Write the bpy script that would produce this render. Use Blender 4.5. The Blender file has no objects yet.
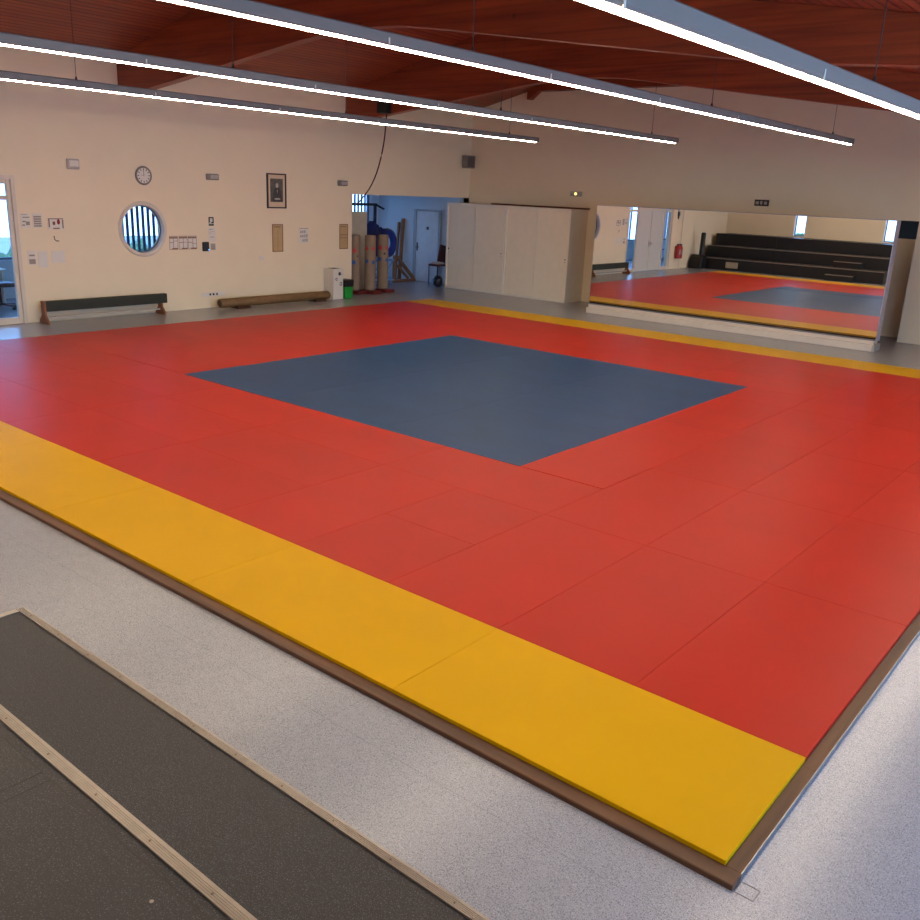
import bpy, bmesh, math, random
from mathutils import Vector, Matrix
random.seed(7)
sc = bpy.context.scene
COL = sc.collection
V3 = Vector

# ------------------------------------------------------------------ materials
MATS = {}
def s2l(c):
    return tuple(((x/255)/12.92 if x/255 <= 0.04045 else ((x/255+0.055)/1.055)**2.4) for x in c)

def new_mat(name):
    m = bpy.data.materials.new(name); m.use_nodes = True
    MATS[name] = m
    nt = m.node_tree
    return m, nt, nt.nodes['Principled BSDF']

def mat(name, rgb, rough=0.5, metal=0.0, noise=0.06, scale=6.0, bump=0.0, bscale=60.0, spec=0.5, stretch=(1, 1, 1), objvar=0.0):
    """principled surface with a soft procedural tone variation, optional bump"""
    m, nt, b = new_mat(name)
    N = nt.nodes; L = nt.links
    col = s2l(rgb)
    tc = N.new('ShaderNodeTexCoord'); mp = N.new('ShaderNodeMapping'); mp.inputs['Scale'].default_value = stretch
    L.new(tc.outputs['Object'], mp.inputs['Vector'])
    nz = N.new('ShaderNodeTexNoise'); nz.inputs['Scale'].default_value = scale; nz.inputs['Detail'].default_value = 4
    L.new(mp.outputs[0], nz.inputs['Vector'])
    r = N.new('ShaderNodeMapRange'); r.inputs['From Min'].default_value = 0.3; r.inputs['From Max'].default_value = 0.7
    r.inputs['To Min'].default_value = 1-noise; r.inputs['To Max'].default_value = 1+noise
    L.new(nz.outputs['Fac'], r.inputs['Value'])
    val = r.outputs[0]
    if objvar:
        oi = N.new('ShaderNodeObjectInfo'); r2 = N.new('ShaderNodeMapRange')
        r2.inputs['To Min'].default_value = 1-objvar; r2.inputs['To Max'].default_value = 1+objvar
        L.new(oi.outputs['Random'], r2.inputs['Value'])
        mm = N.new('ShaderNodeMath'); mm.operation = 'MULTIPLY'
        L.new(val, mm.inputs[0]); L.new(r2.outputs[0], mm.inputs[1]); val = mm.outputs[0]
    mx = N.new('ShaderNodeVectorMath'); mx.operation = 'SCALE'; mx.inputs[0].default_value = col
    L.new(val, mx.inputs['Scale']); L.new(mx.outputs[0], b.inputs['Base Color'])
    b.inputs['Roughness'].default_value = rough; b.inputs['Metallic'].default_value = metal
    b.inputs['Specular IOR Level'].default_value = spec
    if bump:
        n2 = N.new('ShaderNodeTexNoise'); n2.inputs['Scale'].default_value = bscale; n2.inputs['Detail'].default_value = 3
        L.new(mp.outputs[0], n2.inputs['Vector'])
        bp = N.new('ShaderNodeBump'); bp.inputs['Strength'].default_value = bump; bp.inputs['Distance'].default_value = 0.01
        L.new(n2.outputs['Fac'], bp.inputs['Height']); L.new(bp.outputs[0], b.inputs['Normal'])
    return m

def speckle(name, base, dark, light, scale, amt, rough, seams=None):
    """flecked vinyl / carpet: cell noise picks darker and lighter grains"""
    m, nt, b = new_mat(name); N = nt.nodes; L = nt.links
    tc = N.new('ShaderNodeTexCoord')
    n1 = N.new('ShaderNodeTexNoise'); n1.inputs['Scale'].default_value = 9; n1.inputs['Detail'].default_value = 5
    L.new(tc.outputs['Object'], n1.inputs['Vector'])
    sc0 = N.new('ShaderNodeMapRange'); sc0.inputs['From Min'].default_value = 0.3; sc0.inputs['From Max'].default_value = 0.7
    sc0.inputs['To Min'].default_value = 0.95; sc0.inputs['To Max'].default_value = 1.05
    L.new(n1.outputs['Fac'], sc0.inputs['Value'])
    vm = N.new('ShaderNodeVectorMath'); vm.operation = 'SCALE'; vm.inputs[0].default_value = s2l(base); L.new(sc0.outputs[0], vm.inputs['Scale'])
    out = vm.outputs[0]
    for col_, sc_f, th in ((light, scale, amt), (dark, scale*0.83, amt*1.15), (light, scale*2.1, amt*1.2), (dark, scale*1.9, amt*1.2)):
        vo = N.new('ShaderNodeTexVoronoi'); vo.inputs['Scale'].default_value = sc_f; vo.voronoi_dimensions = '2D'
        L.new(tc.outputs['Object'], vo.inputs['Vector'])
        sp = N.new('ShaderNodeSeparateXYZ'); L.new(vo.outputs['Color'], sp.inputs[0])
        rad = N.new('ShaderNodeMath'); rad.operation = 'MULTIPLY'; rad.inputs[1].default_value = th*2; L.new(sp.outputs['X'], rad.inputs[0])
        lt = N.new('ShaderNodeMath'); lt.operation = 'LESS_THAN'; L.new(vo.outputs['Distance'], lt.inputs[0]); L.new(rad.outputs[0], lt.inputs[1])
        mf = N.new('ShaderNodeMath'); mf.operation = 'MULTIPLY'; mf.inputs[1].default_value = 0.8; L.new(lt.outputs[0], mf.inputs[0])
        mxf = N.new('ShaderNodeMix'); mxf.data_type = 'RGBA'; mxf.inputs['B'].default_value = (*s2l(col_), 1)
        L.new(mf.outputs[0], mxf.inputs['Factor']); L.new(out, mxf.inputs['A']); out = mxf.outputs['Result']
    if seams:
        sx = N.new('ShaderNodeSeparateXYZ'); L.new(tc.outputs['Object'], sx.inputs[0])
        fac = None
        for ax, per, off in seams:
            a = N.new('ShaderNodeMath'); a.operation = 'ADD'; a.inputs[1].default_value = off
            L.new(sx.outputs[ax], a.inputs[0])
            md = N.new('ShaderNodeMath'); md.operation = 'PINGPONG'; md.inputs[1].default_value = per/2
            L.new(a.outputs[0], md.inputs[0])
            lt = N.new('ShaderNodeMath'); lt.operation = 'LESS_THAN'; lt.inputs[1].default_value = 0.0022
            L.new(md.outputs[0], lt.inputs[0])
            if fac is None: fac = lt.outputs[0]
            else:
                mxx = N.new('ShaderNodeMath'); mxx.operation = 'MAXIMUM'
                L.new(fac, mxx.inputs[0]); L.new(lt.outputs[0], mxx.inputs[1]); fac = mxx.outputs[0]
        sc_ = N.new('ShaderNodeMath'); sc_.operation = 'MULTIPLY'; sc_.inputs[1].default_value = 0.45
        L.new(fac, sc_.inputs[0])
        mix = N.new('ShaderNodeMix'); mix.data_type = 'RGBA'
        L.new(sc_.outputs[0], mix.inputs['Factor']); L.new(out, mix.inputs['A']); mix.inputs['B'].default_value = (*s2l(dark), 1)
        out = mix.outputs['Result']
    L.new(out, b.inputs['Base Color'])
    b.inputs['Roughness'].default_value = rough
    n3 = N.new('ShaderNodeTexNoise'); n3.inputs['Scale'].default_value = scale*1.3
    L.new(tc.outputs['Object'], n3.inputs['Vector'])
    bp = N.new('ShaderNodeBump'); bp.inputs['Strength'].default_value = 0.03; bp.inputs['Distance'].default_value = 0.0004
    L.new(n3.outputs['Fac'], bp.inputs['Height']); L.new(bp.outputs[0], b.inputs['Normal'])
    return m

def wood(name, a, c, rough=0.55, axis='X', scale=1.0, boards=None, knots=False, joint=0.8):
    """grain running along one axis; boards=(axis index, width) cuts it into planks with dark joints"""
    m, nt, b = new_mat(name); N = nt.nodes; L = nt.links
    tc = N.new('ShaderNodeTexCoord'); mp = N.new('ShaderNodeMapping')
    st = {'X': (0.5, 8, 8), 'Y': (8, 0.5, 8), 'Z': (8, 8, 0.5)}[axis]
    mp.inputs['Scale'].default_value = tuple(s*scale for s in st)
    L.new(tc.outputs['Object'], mp.inputs['Vector'])
    nz = N.new('ShaderNodeTexNoise'); nz.inputs['Scale'].default_value = 1.6; nz.inputs['Detail'].default_value = 6; nz.inputs['Distortion'].default_value = 0.6
    L.new(mp.outputs[0], nz.inputs['Vector'])
    cr = N.new('ShaderNodeValToRGB'); e = cr.color_ramp.elements
    e[0].position = 0.32; e[0].color = (*s2l(a), 1); e[1].position = 0.68; e[1].color = (*s2l(c), 1)
    L.new(nz.outputs['Fac'], cr.inputs[0])
    out = cr.outputs[0]
    if knots:
        vo = N.new('ShaderNodeTexVoronoi'); vo.inputs['Scale'].default_value = 1.9
        L.new(tc.outputs['Object'], vo.inputs['Vector'])
        lt = N.new('ShaderNodeMapRange'); lt.inputs['From Min'].default_value = 0.03; lt.inputs['From Max'].default_value = 0.07
        lt.inputs['To Min'].default_value = 0.7; lt.inputs['To Max'].default_value = 0.0
        L.new(vo.outputs['Distance'], lt.inputs['Value'])
        mx = N.new('ShaderNodeMix'); mx.data_type = 'RGBA'; mx.inputs['B'].default_value = (*[x*0.3 for x in s2l(a)], 1)
        L.new(lt.outputs[0], mx.inputs['Factor']); L.new(out, mx.inputs['A']); out = mx.outputs['Result']
    if boards:
        ax, w = boards
        sx = N.new('ShaderNodeSeparateXYZ'); L.new(tc.outputs['Object'], sx.inputs[0])
        pp = N.new('ShaderNodeMath'); pp.operation = 'PINGPONG'; pp.inputs[1].default_value = w/2
        L.new(sx.outputs[ax], pp.inputs[0])
        g = N.new('ShaderNodeMapRange'); g.inputs['From Min'].default_value = 0.0; g.inputs['From Max'].default_value = w*0.2
        g.inputs['To Min'].default_value = joint; g.inputs['To Max'].default_value = 0.0
        L.new(pp.outputs[0], g.inputs['Value'])
        mx = N.new('ShaderNodeMix'); mx.data_type = 'RGBA'; mx.inputs['B'].default_value = (*[x*0.25 for x in s2l(a)], 1)
        L.new(g.outputs[0], mx.inputs['Factor']); L.new(out, mx.inputs['A']); out = mx.outputs['Result']
        bp = N.new('ShaderNodeBump'); bp.inputs['Strength'].default_value = 0.6*joint; bp.inputs['Distance'].default_value = 0.01; bp.invert = True
        L.new(g.outputs[0], bp.inputs['Height']); L.new(bp.outputs[0], b.inputs['Normal'])
    L.new(out, b.inputs['Base Color']); b.inputs['Roughness'].default_value = rough
    return m

def emit(name, rgb, strength):
    m = bpy.data.materials.new(name); m.use_nodes = True; MATS[name] = m
    nt = m.node_tree; nt.nodes.clear()
    e = nt.nodes.new('ShaderNodeEmission'); o = nt.nodes.new('ShaderNodeOutputMaterial')
    e.inputs[0].default_value = (*rgb, 1); e.inputs[1].default_value = strength
    nt.links.new(e.outputs[0], o.inputs[0]); return m

def glass(name, tint=(0.93, 0.97, 1.0)):
    m = bpy.data.materials.new(name); m.use_nodes = True; MATS[name] = m
    nt = m.node_tree; nt.nodes.clear()
    t = nt.nodes.new('ShaderNodeBsdfTransparent'); t.inputs[0].default_value = (*tint, 1)
    g = nt.nodes.new('ShaderNodeBsdfGlossy'); g.inputs['Roughness'].default_value = 0.02
    f = nt.nodes.new('ShaderNodeFresnel'); f.inputs[0].default_value = 1.45
    mx = nt.nodes.new('ShaderNodeMixShader'); o = nt.nodes.new('ShaderNodeOutputMaterial')
    geo = nt.nodes.new('ShaderNodeNewGeometry'); inv = nt.nodes.new('ShaderNodeMath'); inv.operation = 'SUBTRACT'; inv.inputs[0].default_value = 1
    mul = nt.nodes.new('ShaderNodeMath'); mul.operation = 'MULTIPLY'
    nt.links.new(geo.outputs['Backfacing'], inv.inputs[1]); nt.links.new(inv.outputs[0], mul.inputs[0]); nt.links.new(f.outputs[0], mul.inputs[1])
    nt.links.new(mul.outputs[0], mx.inputs[0]); nt.links.new(t.outputs[0], mx.inputs[1]); nt.links.new(g.outputs[0], mx.inputs[2])
    nt.links.new(mx.outputs[0], o.inputs[0]); return m

wall_m   = mat('wall_paint', (238, 221, 190), 0.75, noise=0.015, scale=2, bump=0.08, bscale=90)
blue_wall= mat('room_paint', (200, 212, 222), 0.75, noise=0.02, scale=2)
floor_m  = speckle('vinyl_floor', (149, 151, 157), (112, 114, 120), (176, 178, 184), 110, 0.17, 0.25, seams=[('Y', 2.0, 0.40), ('X', 7.3, 2.1)])
carpet_m = speckle('dark_vinyl', (27, 28, 33), (17, 17, 20), (84, 85, 92), 95, 0.12, 0.5)
riser_m  = mat('dark_board', (22, 23, 27), 0.55, noise=0.1, scale=3)
red_m    = mat('mat_red', (176, 31, 12), 0.42, noise=0.05, scale=1.2, bump=0.08, bscale=5, objvar=0.035, spec=0.16)
yel_m    = mat('mat_yellow', (205, 156, 1), 0.45, noise=0.03, scale=1.2, bump=0.04, bscale=5, objvar=0.02, spec=0.07)
blu_m    = mat('mat_blue', (31, 66, 106), 0.42, noise=0.07, scale=1.0, bump=0.05, bscale=5, objvar=0.03, spec=0.17)
foam_m   = mat('underlay', (60, 52, 44), 0.9)
frame_m  = wood('edge_wood', (68, 40, 20), (102, 64, 32), 0.5, 'X')
frame_y  = wood('edge_wood_y', (68, 40, 20), (102, 64, 32), 0.5, 'Y')
alu_m    = mat('aluminium', (176, 172, 168), 0.35, metal=0.9, noise=0.05, scale=30)
nose_m   = mat('nosing_metal', (158, 150, 142), 0.4, metal=0.75, noise=0.06, scale=30)
nose_d   = mat('nosing_groove', (120, 104, 84), 0.5, metal=0.6)
beam_m   = wood('glulam', (124, 48, 24), (164, 74, 38), 0.42, 'X', 0.7, boards=('Z', 0.12), knots=True, joint=0.25)
ceil_m   = wood('ceiling_boards', (134, 58, 32), (168, 82, 46), 0.5, 'Y', 0.6, boards=('X', 0.125))
white_m  = mat('white_metal', (218, 212, 200), 0.45, noise=0.02)
lock_m   = mat('cabinet_metal', (238, 226, 202), 0.5, noise=0.02)
lock_f   = mat('cabinet_frame', (236, 228, 210), 0.45, noise=0.02)
house_m  = mat('lamp_housing', (120, 117, 114), 0.45, noise=0.02)
tube_m   = emit('lamp_tube', (1.0, 0.82, 0.61), 70)
wire_m   = mat('wire', (70, 60, 60), 0.5, metal=0.5)
black_m  = mat('black_plastic', (22, 20, 22), 0.45)
dkgrey_m = mat('dark_grey', (62, 62, 64), 0.5)
grey_m   = mat('mid_grey', (128, 122, 116), 0.55)
lgrey_m  = mat('light_grey', (176, 168, 160), 0.55)
paper_m  = mat('paper', (226, 219, 208), 0.8, noise=0.02)
ink_m    = mat('ink_grey', (158, 146, 134), 0.8)
ink_d    = mat('ink_dark', (60, 50, 46), 0.8)
redink_m = mat('ink_red', (140, 26, 24), 0.7)
tan_m    = mat('scroll_tan', (190, 158, 112), 0.75, noise=0.05, scale=10)
tan_d    = mat('scroll_line', (120, 84, 52), 0.7)
frame_d  = mat('picture_frame', (46, 16, 16), 0.4)
photo_m  = mat('photo_grey', (92, 90, 84), 0.6, noise=0.35, scale=14)
photo_d  = mat('photo_dark', (66, 64, 62), 0.6, noise=0.2, scale=20)
photo_l  = mat('photo_light', (176, 168, 154), 0.6, noise=0.1, scale=20)
blue_led = emit('blue_led', (0.1, 0.35, 1.0), 6)
exit_em  = emit('emergency_lamp', (1.0, 0.74, 0.2), 2.2)
green_m  = mat('green_plastic', (30, 150, 52), 0.45)
sign_g   = mat('sign_green', (40, 62, 48), 0.6)
bench_g  = mat('bench_green', (40, 42, 30), 0.6, noise=0.1, scale=20)
wood_o   = wood('bench_wood', (120, 66, 34), (150, 90, 50), 0.5, 'Z')
leather  = mat('beam_leather', (118, 88, 52), 0.6, noise=0.15, scale=7, bump=0.2, bscale=20)
leather_d= mat('beam_foot', (66, 40, 22), 0.7)
kraft_m  = mat('dummy_brown', (142, 120, 98), 0.75, noise=0.07, scale=6)
kraft_l  = mat('foam_beige', (176, 140, 84), 0.8, noise=0.06)
dred_m   = mat('dark_red', (104, 28, 24), 0.5)
spot_r   = mat('spot_red', (206, 66, 60), 0.6)
spot_b   = mat('spot_blue', (52, 92, 150), 0.6)
navy_m   = mat('navy_fabric', (22, 28, 84), 0.8, noise=0.25, scale=8, bump=0.4, bscale=14)
blueb_m  = mat('blue_foam', (30, 52, 140), 0.6, noise=0.15, scale=6)
lblue_m  = mat('light_blue_metal', (110, 158, 205), 0.4)
hose_m   = mat('hose_grey', (84, 84, 74), 0.6, noise=0.2, scale=30)
rack_m   = mat('rack_metal', (36, 44, 62), 0.5, metal=0.3)
plank_m  = wood('raw_plank', (116, 76, 48), (150, 104, 68), 0.6, 'Z')
plank_x  = wood('raw_plank_y', (116, 76, 48), (150, 104, 68), 0.6, 'Y')
chairm   = mat('chair_vinyl', (60, 24, 26), 0.5)
chairl   = mat('chair_leg', (34, 50, 96), 0.4, metal=0.4)
door_m   = mat('door_paint', (208, 206, 200), 0.5, noise=0.015)
trimw_m  = mat('trim_paint', (216, 204, 188), 0.5, noise=0.015)
wframe_m = mat('window_frame', (92, 104, 122), 0.45)
slat_m   = mat('sun_slat', (44, 58, 70), 0.6)
reveal_m = mat('white_reveal', (232, 230, 226), 0.6)
redp_m   = mat('extinguisher_red', (176, 30, 28), 0.35)
brown_b  = mat('brown_board', (96, 52, 28), 0.6, noise=0.1)
dark_v   = mat('void_shade', (14, 7, 8), 0.9)  # near-black colour stands in for the shade inside the void
rope_m   = mat('rope', (84, 48, 34), 0.8, noise=0.2, scale=60)
plate_m  = mat('beige_plate', (176, 164, 142), 0.55)
hedge_m  = mat('hedge', (78, 104, 62), 0.9, noise=0.5, scale=6, bump=0.8, bscale=10)
ground_m = mat('outside_ground', (150, 148, 140), 0.9)
glass_m  = glass('clear_glass')
glass_t  = glass('dimming_glass', (0.62, 0.68, 0.74))  # tint added to dim the daylight coming through these panes
mir, nt_, b_ = new_mat('mirror_glass')
b_.inputs['Base Color'].default_value = (0.86, 0.85, 0.83, 1); b_.inputs['Metallic'].default_value = 1; b_.inputs['Roughness'].default_value = 0.0
m_edge = mat('mirror_edge', (186, 180, 196), 0.35, metal=0.3)

# ------------------------------------------------------------------ mesh builder
class MB:
    def __init__(s): s.bm = bmesh.new()
    def box(s, x0, x1, y0, y1, z0, z1):
        if x0 > x1: x0, x1 = x1, x0
        if y0 > y1: y0, y1 = y1, y0
        if z0 > z1: z0, z1 = z1, z0
        v = [s.bm.verts.new(p) for p in ((x0,y0,z0),(x1,y0,z0),(x1,y1,z0),(x0,y1,z0),(x0,y0,z1),(x1,y0,z1),(x1,y1,z1),(x0,y1,z1))]
        for f in ((0,3,2,1),(4,5,6,7),(0,1,5,4),(1,2,6,5),(2,3,7,6),(3,0,4,7)): s.bm.faces.new([v[i] for i in f])
        return s
    def obox(s, c, size, rot):
        """box centred at c, turned by a Matrix"""
        hx, hy, hz = (d/2 for d in size)
        v = [s.bm.verts.new(V3(c) + rot @ V3(p)) for p in ((-hx,-hy,-hz),(hx,-hy,-hz),(hx,hy,-hz),(-hx,hy,-hz),(-hx,-hy,hz),(hx,-hy,hz),(hx,hy,hz),(-hx,hy,hz))]
        for f in ((0,3,2,1),(4,5,6,7),(0,1,5,4),(1,2,6,5),(2,3,7,6),(3,0,4,7)): s.bm.faces.new([v[i] for i in f])
        return s
    def bar(s, a, b, w, h):
        """rectangular bar from a to b"""
        a, b = V3(a), V3(b); d = b-a; L = d.length; d.normalize()
        up = V3((0,0,1)) if abs(d.z) < 0.95 else V3((1,0,0))
        r = d.cross(up).normalized(); u = r.cross(d)
        rot = Matrix((r, u, d)).transposed()
        return s.obox((a+b)/2, (w, h, L), rot)
    def prism(s, pts, axis, t0, t1):
        """polygon pts (2D) extruded along axis 'x' (pts=y,z), 'y' (pts=x,z), 'z' (pts=x,y)"""
        def P(p, t): return {'x': (t, p[0], p[1]), 'y': (p[0], t, p[1]), 'z': (p[0], p[1], t)}[axis]
        a = [s.bm.verts.new(P(p, t0)) for p in pts]; b = [s.bm.verts.new(P(p, t1)) for p in pts]
        n = len(pts)
        s.bm.faces.new(a); s.bm.faces.new(b[::-1])
        for i in range(n): s.bm.faces.new((a[i], b[i], b[(i+1) % n], a[(i+1) % n]))
        return s
    def tube(s, path, r, seg=10, cap=True):
        path = [V3(p) for p in path]; n = len(path)
        rs = r if isinstance(r, (list, tuple)) else [r]*n
        rings = []
        for i, p in enumerate(path):
            d = (path[min(i+1, n-1)] - path[max(i-1, 0)]).normalized()
            ref = V3((0,0,1)) if abs(d.z) < 0.9 else V3((1,0,0))
            u = d.cross(ref).normalized(); w = d.cross(u)
            rings.append([s.bm.verts.new(p + (u*math.cos(2*math.pi*k/seg) + w*math.sin(2*math.pi*k/seg))*rs[i]) for k in range(seg)])
        for i in range(n-1):
            for k in range(seg):
                s.bm.faces.new((rings[i][k], rings[i][(k+1) % seg], rings[i+1][(k+1) % seg], rings[i+1][k]))
        if cap:
            s.bm.faces.new(rings[0][::-1]); s.bm.faces.new(rings[-1])
        return s
    def lathe(s, c, prof, seg=24):
        """(r, z) profile round a vertical axis at c"""
        rings = []
        for r, z in prof:
            rings.append([s.bm.verts.new((c[0]+r*math.cos(2*math.pi*k/seg), c[1]+r*math.sin(2*math.pi*k/seg), c[2]+z)) for k in range(seg)])
        for i in range(len(rings)-1):
            for k in range(seg): s.bm.faces.new((rings[i][k], rings[i][(k+1)%seg], rings[i+1][(k+1)%seg], rings[i+1][k]))
        s.bm.faces.new(rings[0][::-1]); s.bm.faces.new(rings[-1])
        return s
    def ring(s, c, R, r, nrm='x', seg=32, rs=8, sy=1.0):
        pts = []
        for k in range(seg):
            a = 2*math.pi*k/seg; p = (R*math.cos(a), R*math.sin(a)*sy)
            pts.append(V3(c) + V3({'x': (0, p[0], p[1]), 'y': (p[0], 0, p[1]), 'z': (p[0], p[1], 0)}[nrm]))
        rings = []
        for k in range(seg):
            d = (pts[(k+1) % seg]-pts[k-1]).normalized(); n = V3({'x': (1,0,0), 'y': (0,1,0), 'z': (0,0,1)}[nrm]); u = d.cross(n).normalized()
            rings.append([s.bm.verts.new(pts[k] + (u*math.cos(2*math.pi*j/rs) + n*math.sin(2*math.pi*j/rs))*r) for j in range(rs)])
        for k in range(seg):
            for j in range(rs): s.bm.faces.new((rings[k][j], rings[k][(j+1)%rs], rings[(k+1)%seg][(j+1)%rs], rings[(k+1)%seg][j]))
        return s
    def disc(s, c, R, t, nrm='x', seg=28, R2=None):
        """flat round plate of thickness t along +axis"""
        pts = [(R*math.cos(2*math.pi*k/seg), (R2 or R)*math.sin(2*math.pi*k/seg)) for k in range(seg)]
        if nrm == 'x': return s.prism([(c[1]+p[0], c[2]+p[1]) for p in pts], 'x', c[0], c[0]+t)
        if nrm == 'y': return s.prism([(c[0]+p[0], c[2]+p[1]) for p in pts], 'y', c[1], c[1]+t)
        return s.prism([(c[0]+p[0], c[1]+p[1]) for p in pts], 'z', c[2], c[2]+t)
    def blob(s, c, size, seed=0, amp=0.15, sub=3):
        r = bmesh.ops.create_icosphere(s.bm, subdivisions=sub, radius=1)
        from mathutils import noise
        for v in r['verts']:
            n = noise.noise(v.co*1.7 + V3((seed, seed*2.3, 0))) * amp * 2 + noise.noise(v.co*4 + V3((seed, 0, 5)))*amp
            v.co = V3((v.co.x*size[0]*(1+n), v.co.y*size[1]*(1+n), v.co.z*size[2]*(1+n))) + V3(c)
        return s

ROOT = {}
ZS = 0.0
def link(o): COL.objects.link(o); return o
def build(name, mb, m, parent=None, bevel=0.0, smooth=False, segs=2, origin=None):
    bm = mb.bm
    bmesh.ops.recalc_face_normals(bm, faces=bm.faces[:])
    off = V3(ROOT.get(parent.name, (0,0,0))) if parent else V3((0,0,0))
    base = V3(origin) if origin is not None else off
    bmesh.ops.translate(bm, verts=bm.verts[:], vec=V3((0, 0, ZS))-base)
    me = bpy.data.meshes.new(name); bm.to_mesh(me); bm.free()
    me.materials.append(m)
    o = bpy.data.objects.new(name, me); link(o)
    o.location = base - off
    if parent: o.parent = parent
    ROOT[o.name] = base
    if bevel:
        md = o.modifiers.new('bevel', 'BEVEL'); md.width = bevel; md.segments = segs; md.limit_method = 'ANGLE'; md.angle_limit = math.radians(40)
    if smooth:
        for p in me.polygons: p.use_smooth = True
        me.set_sharp_from_angle(angle=math.radians(40))
    return o
def tag(o, label=None, cat=None, group=None, kind=None):
    if label: o['label'] = label
    if cat: o['category'] = cat
    if group: o['group'] = group
    if kind: o['kind'] = kind
    return o
def thing(name, loc, label, cat, group=None):
    o = bpy.data.objects.new(name, None); link(o); o.location = loc; o.empty_display_size = 0.1
    ROOT[o.name] = V3(loc)
    return tag(o, label, cat, group)
def struct(name, mb, m, label=None, **k):
    o = build(name, mb, m, **k); o['kind'] = 'structure'
    if label: o['label'] = label; o['category'] = name.split('_')[0]
    return o
def solo(name, mb, m, label, cat, group=None, **k):
    return tag(build(name, mb, m, **k), label, cat, group)

# ------------------------------------------------------------------ dimensions (metres; floor z = 0)
XA, YB, YBACK, XR = -15.95, 17.70, -4.40, 4.30     # clock wall, mirror wall, bleacher wall, right wall
T = 0.2
def interp(prof, x):
    for (x0, z0), (x1, z1) in zip(prof, prof[1:]):
        if x0 <= x <= x1: return z0 + (z1-z0)*(x-x0)/(x1-x0)
    return prof[-1][1]
CEIL = [(-16.2, 4.86), (-15.5, 5.03), (-13.6, 5.50), (-12.1, 5.93), (-10.6, 6.15), (-9.0, 6.2), (-7.4, 5.95), (-5.0, 5.3), (-3.33, 4.86), (-1.6, 4.60), (1.0, 4.5), (4.6, 4.45)]
CEIL = [(x, z-0.018) for x, z in CEIL]

# ------------------------------------------------------------------ room shell
struct('floor', MB().box(-16.15, XR+T, YBACK-T, 18.6, -0.12, 0), floor_m, 'light grey flecked vinyl floor of the hall')
# ceiling: one boarded sheet following the roof
c = MB()
pts = [(x, z) for x, z in CEIL] + [(x, z+0.12) for x, z in reversed(CEIL)]
c.prism(pts, 'y', YBACK-T, YB+T)
struct('ceiling', c, ceil_m, 'boarded timber ceiling of the hall')

def wall_x(x0, x1, y0, y1, z1, holes):
    """wall lying along y between x0 and x1, holes = (y0,y1,z0,z1) sorted by y"""
    m = MB(); y = y0
    for hy0, hy1, hz0, hz1 in holes:
        if hy0 > y: m.box(x0, x1, y, hy0, 0, z1)
        if hz0 > 0: m.box(x0, x1, hy0, hy1, 0, hz0)
        if hz1 < z1: m.box(x0, x1, hy0, hy1, hz1, z1)
        y = hy1
    if y < y1: m.box(x0, x1, y, y1, 0, z1)
    return m
def wall_y(y0, y1, x0, x1, ztop, holes):
    m = MB(); x = x0
    def seg(a, b, z0, z1=None):
        if z1 is not None: m.box(a, b, y0, y1, z0, z1); return
        xs = sorted([a, b] + [p for p, _ in CEIL if a < p < b])
        poly = [(a, z0)] + [(b, z0)] + [(q, interp(CEIL, q)+0.03) for q in reversed(xs)]
        m.prism(poly, 'y', y0, y1)
    for hx0, hx1, hz0, hz1 in holes:
        if hx0 > x: seg(x, hx0, 0)
        if hz0 > 0: seg(hx0, hx1, 0, hz0)
        seg(hx0, hx1, hz1)
        x = hx1
    if x < x1: seg(x, x1, 0)
    return m
# clock wall with sidelights + double door, round window and the store opening
RW = (7.105, 1.715, 0.48)   # round window y, z, radius of the clear opening
GH = 2.54                  # opening height
DY0, DY1 = 1.0, 4.50       # door assembly
mw = wall_x(XA-T, XA, YBACK-T, YB+T, 4.97, [(DY0, DY1, 0, 2.6), (RW[0]-0.8, RW[0]+0.8, RW[1]-0.8, RW[1]+0.8), (13.0, YB, 0, GH)])
# plate with a round hole, filling the square left round the window
sq, seg = 0.8, 48
ring_o, ring_i = [], []
for k in range(seg):
    a = 2*math.pi*k/seg; ca, sa = math.cos(a), math.sin(a); q = sq/max(abs(ca), abs(sa))
    ring_o.append((RW[0]+ca*q, RW[1]+sa*q)); ring_i.append((RW[0]+ca*RW[2], RW[1]+sa*RW[2]))
for xx, flip in ((XA, False), (XA-T, True)):
    vo = [mw.bm.verts.new((xx, *p)) for p in ring_o]; vi = [mw.bm.verts.new((xx, *p)) for p in ring_i]
    for k in range(seg): mw.bm.faces.new((vo[k], vo[(k+1)%seg], vi[(k+1)%seg], vi[k]))
    if flip: vb = vi
    else: vf = vi
for k in range(seg): mw.bm.faces.new((vf[k], vf[(k+1)%seg], vb[(k+1)%seg], vb[k]))
struct('wall_left', mw, wall_m, 'long off-white wall with the clock and round window')
struct('wall_back', wall_y(YB, YB+T, XA-T, XR+T, 0, [(-11.2, -3.79, 0, GH)]), wall_m, 'off-white wall above the cabinets and mirror')
WINX = [(-12.93, -12.45), (-9.28, -8.80), (-5.63, -5.15), (-1.98, -1.50), (1.67, 2.15)]
struct('wall_front', wall_y(YBACK-T, YBACK, XA-T, XR+T, 0, [(a, b, 1.45, 3.3) for a, b in WINX]), wall_m, 'off-white wall behind the bleachers with tall narrow windows')
WINR = [(-1.6, 0.9), (1.6, 4.1), (4.8, 7.3), (8.0, 10.5)]
struct('wall_right', wall_x(XR, XR+T, YBACK-T, YB+T, 4.6, [(a, b, 0.1, 3.1) for a, b in WINR]), wall_m, 'off-white wall with large daylight windows')
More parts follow.
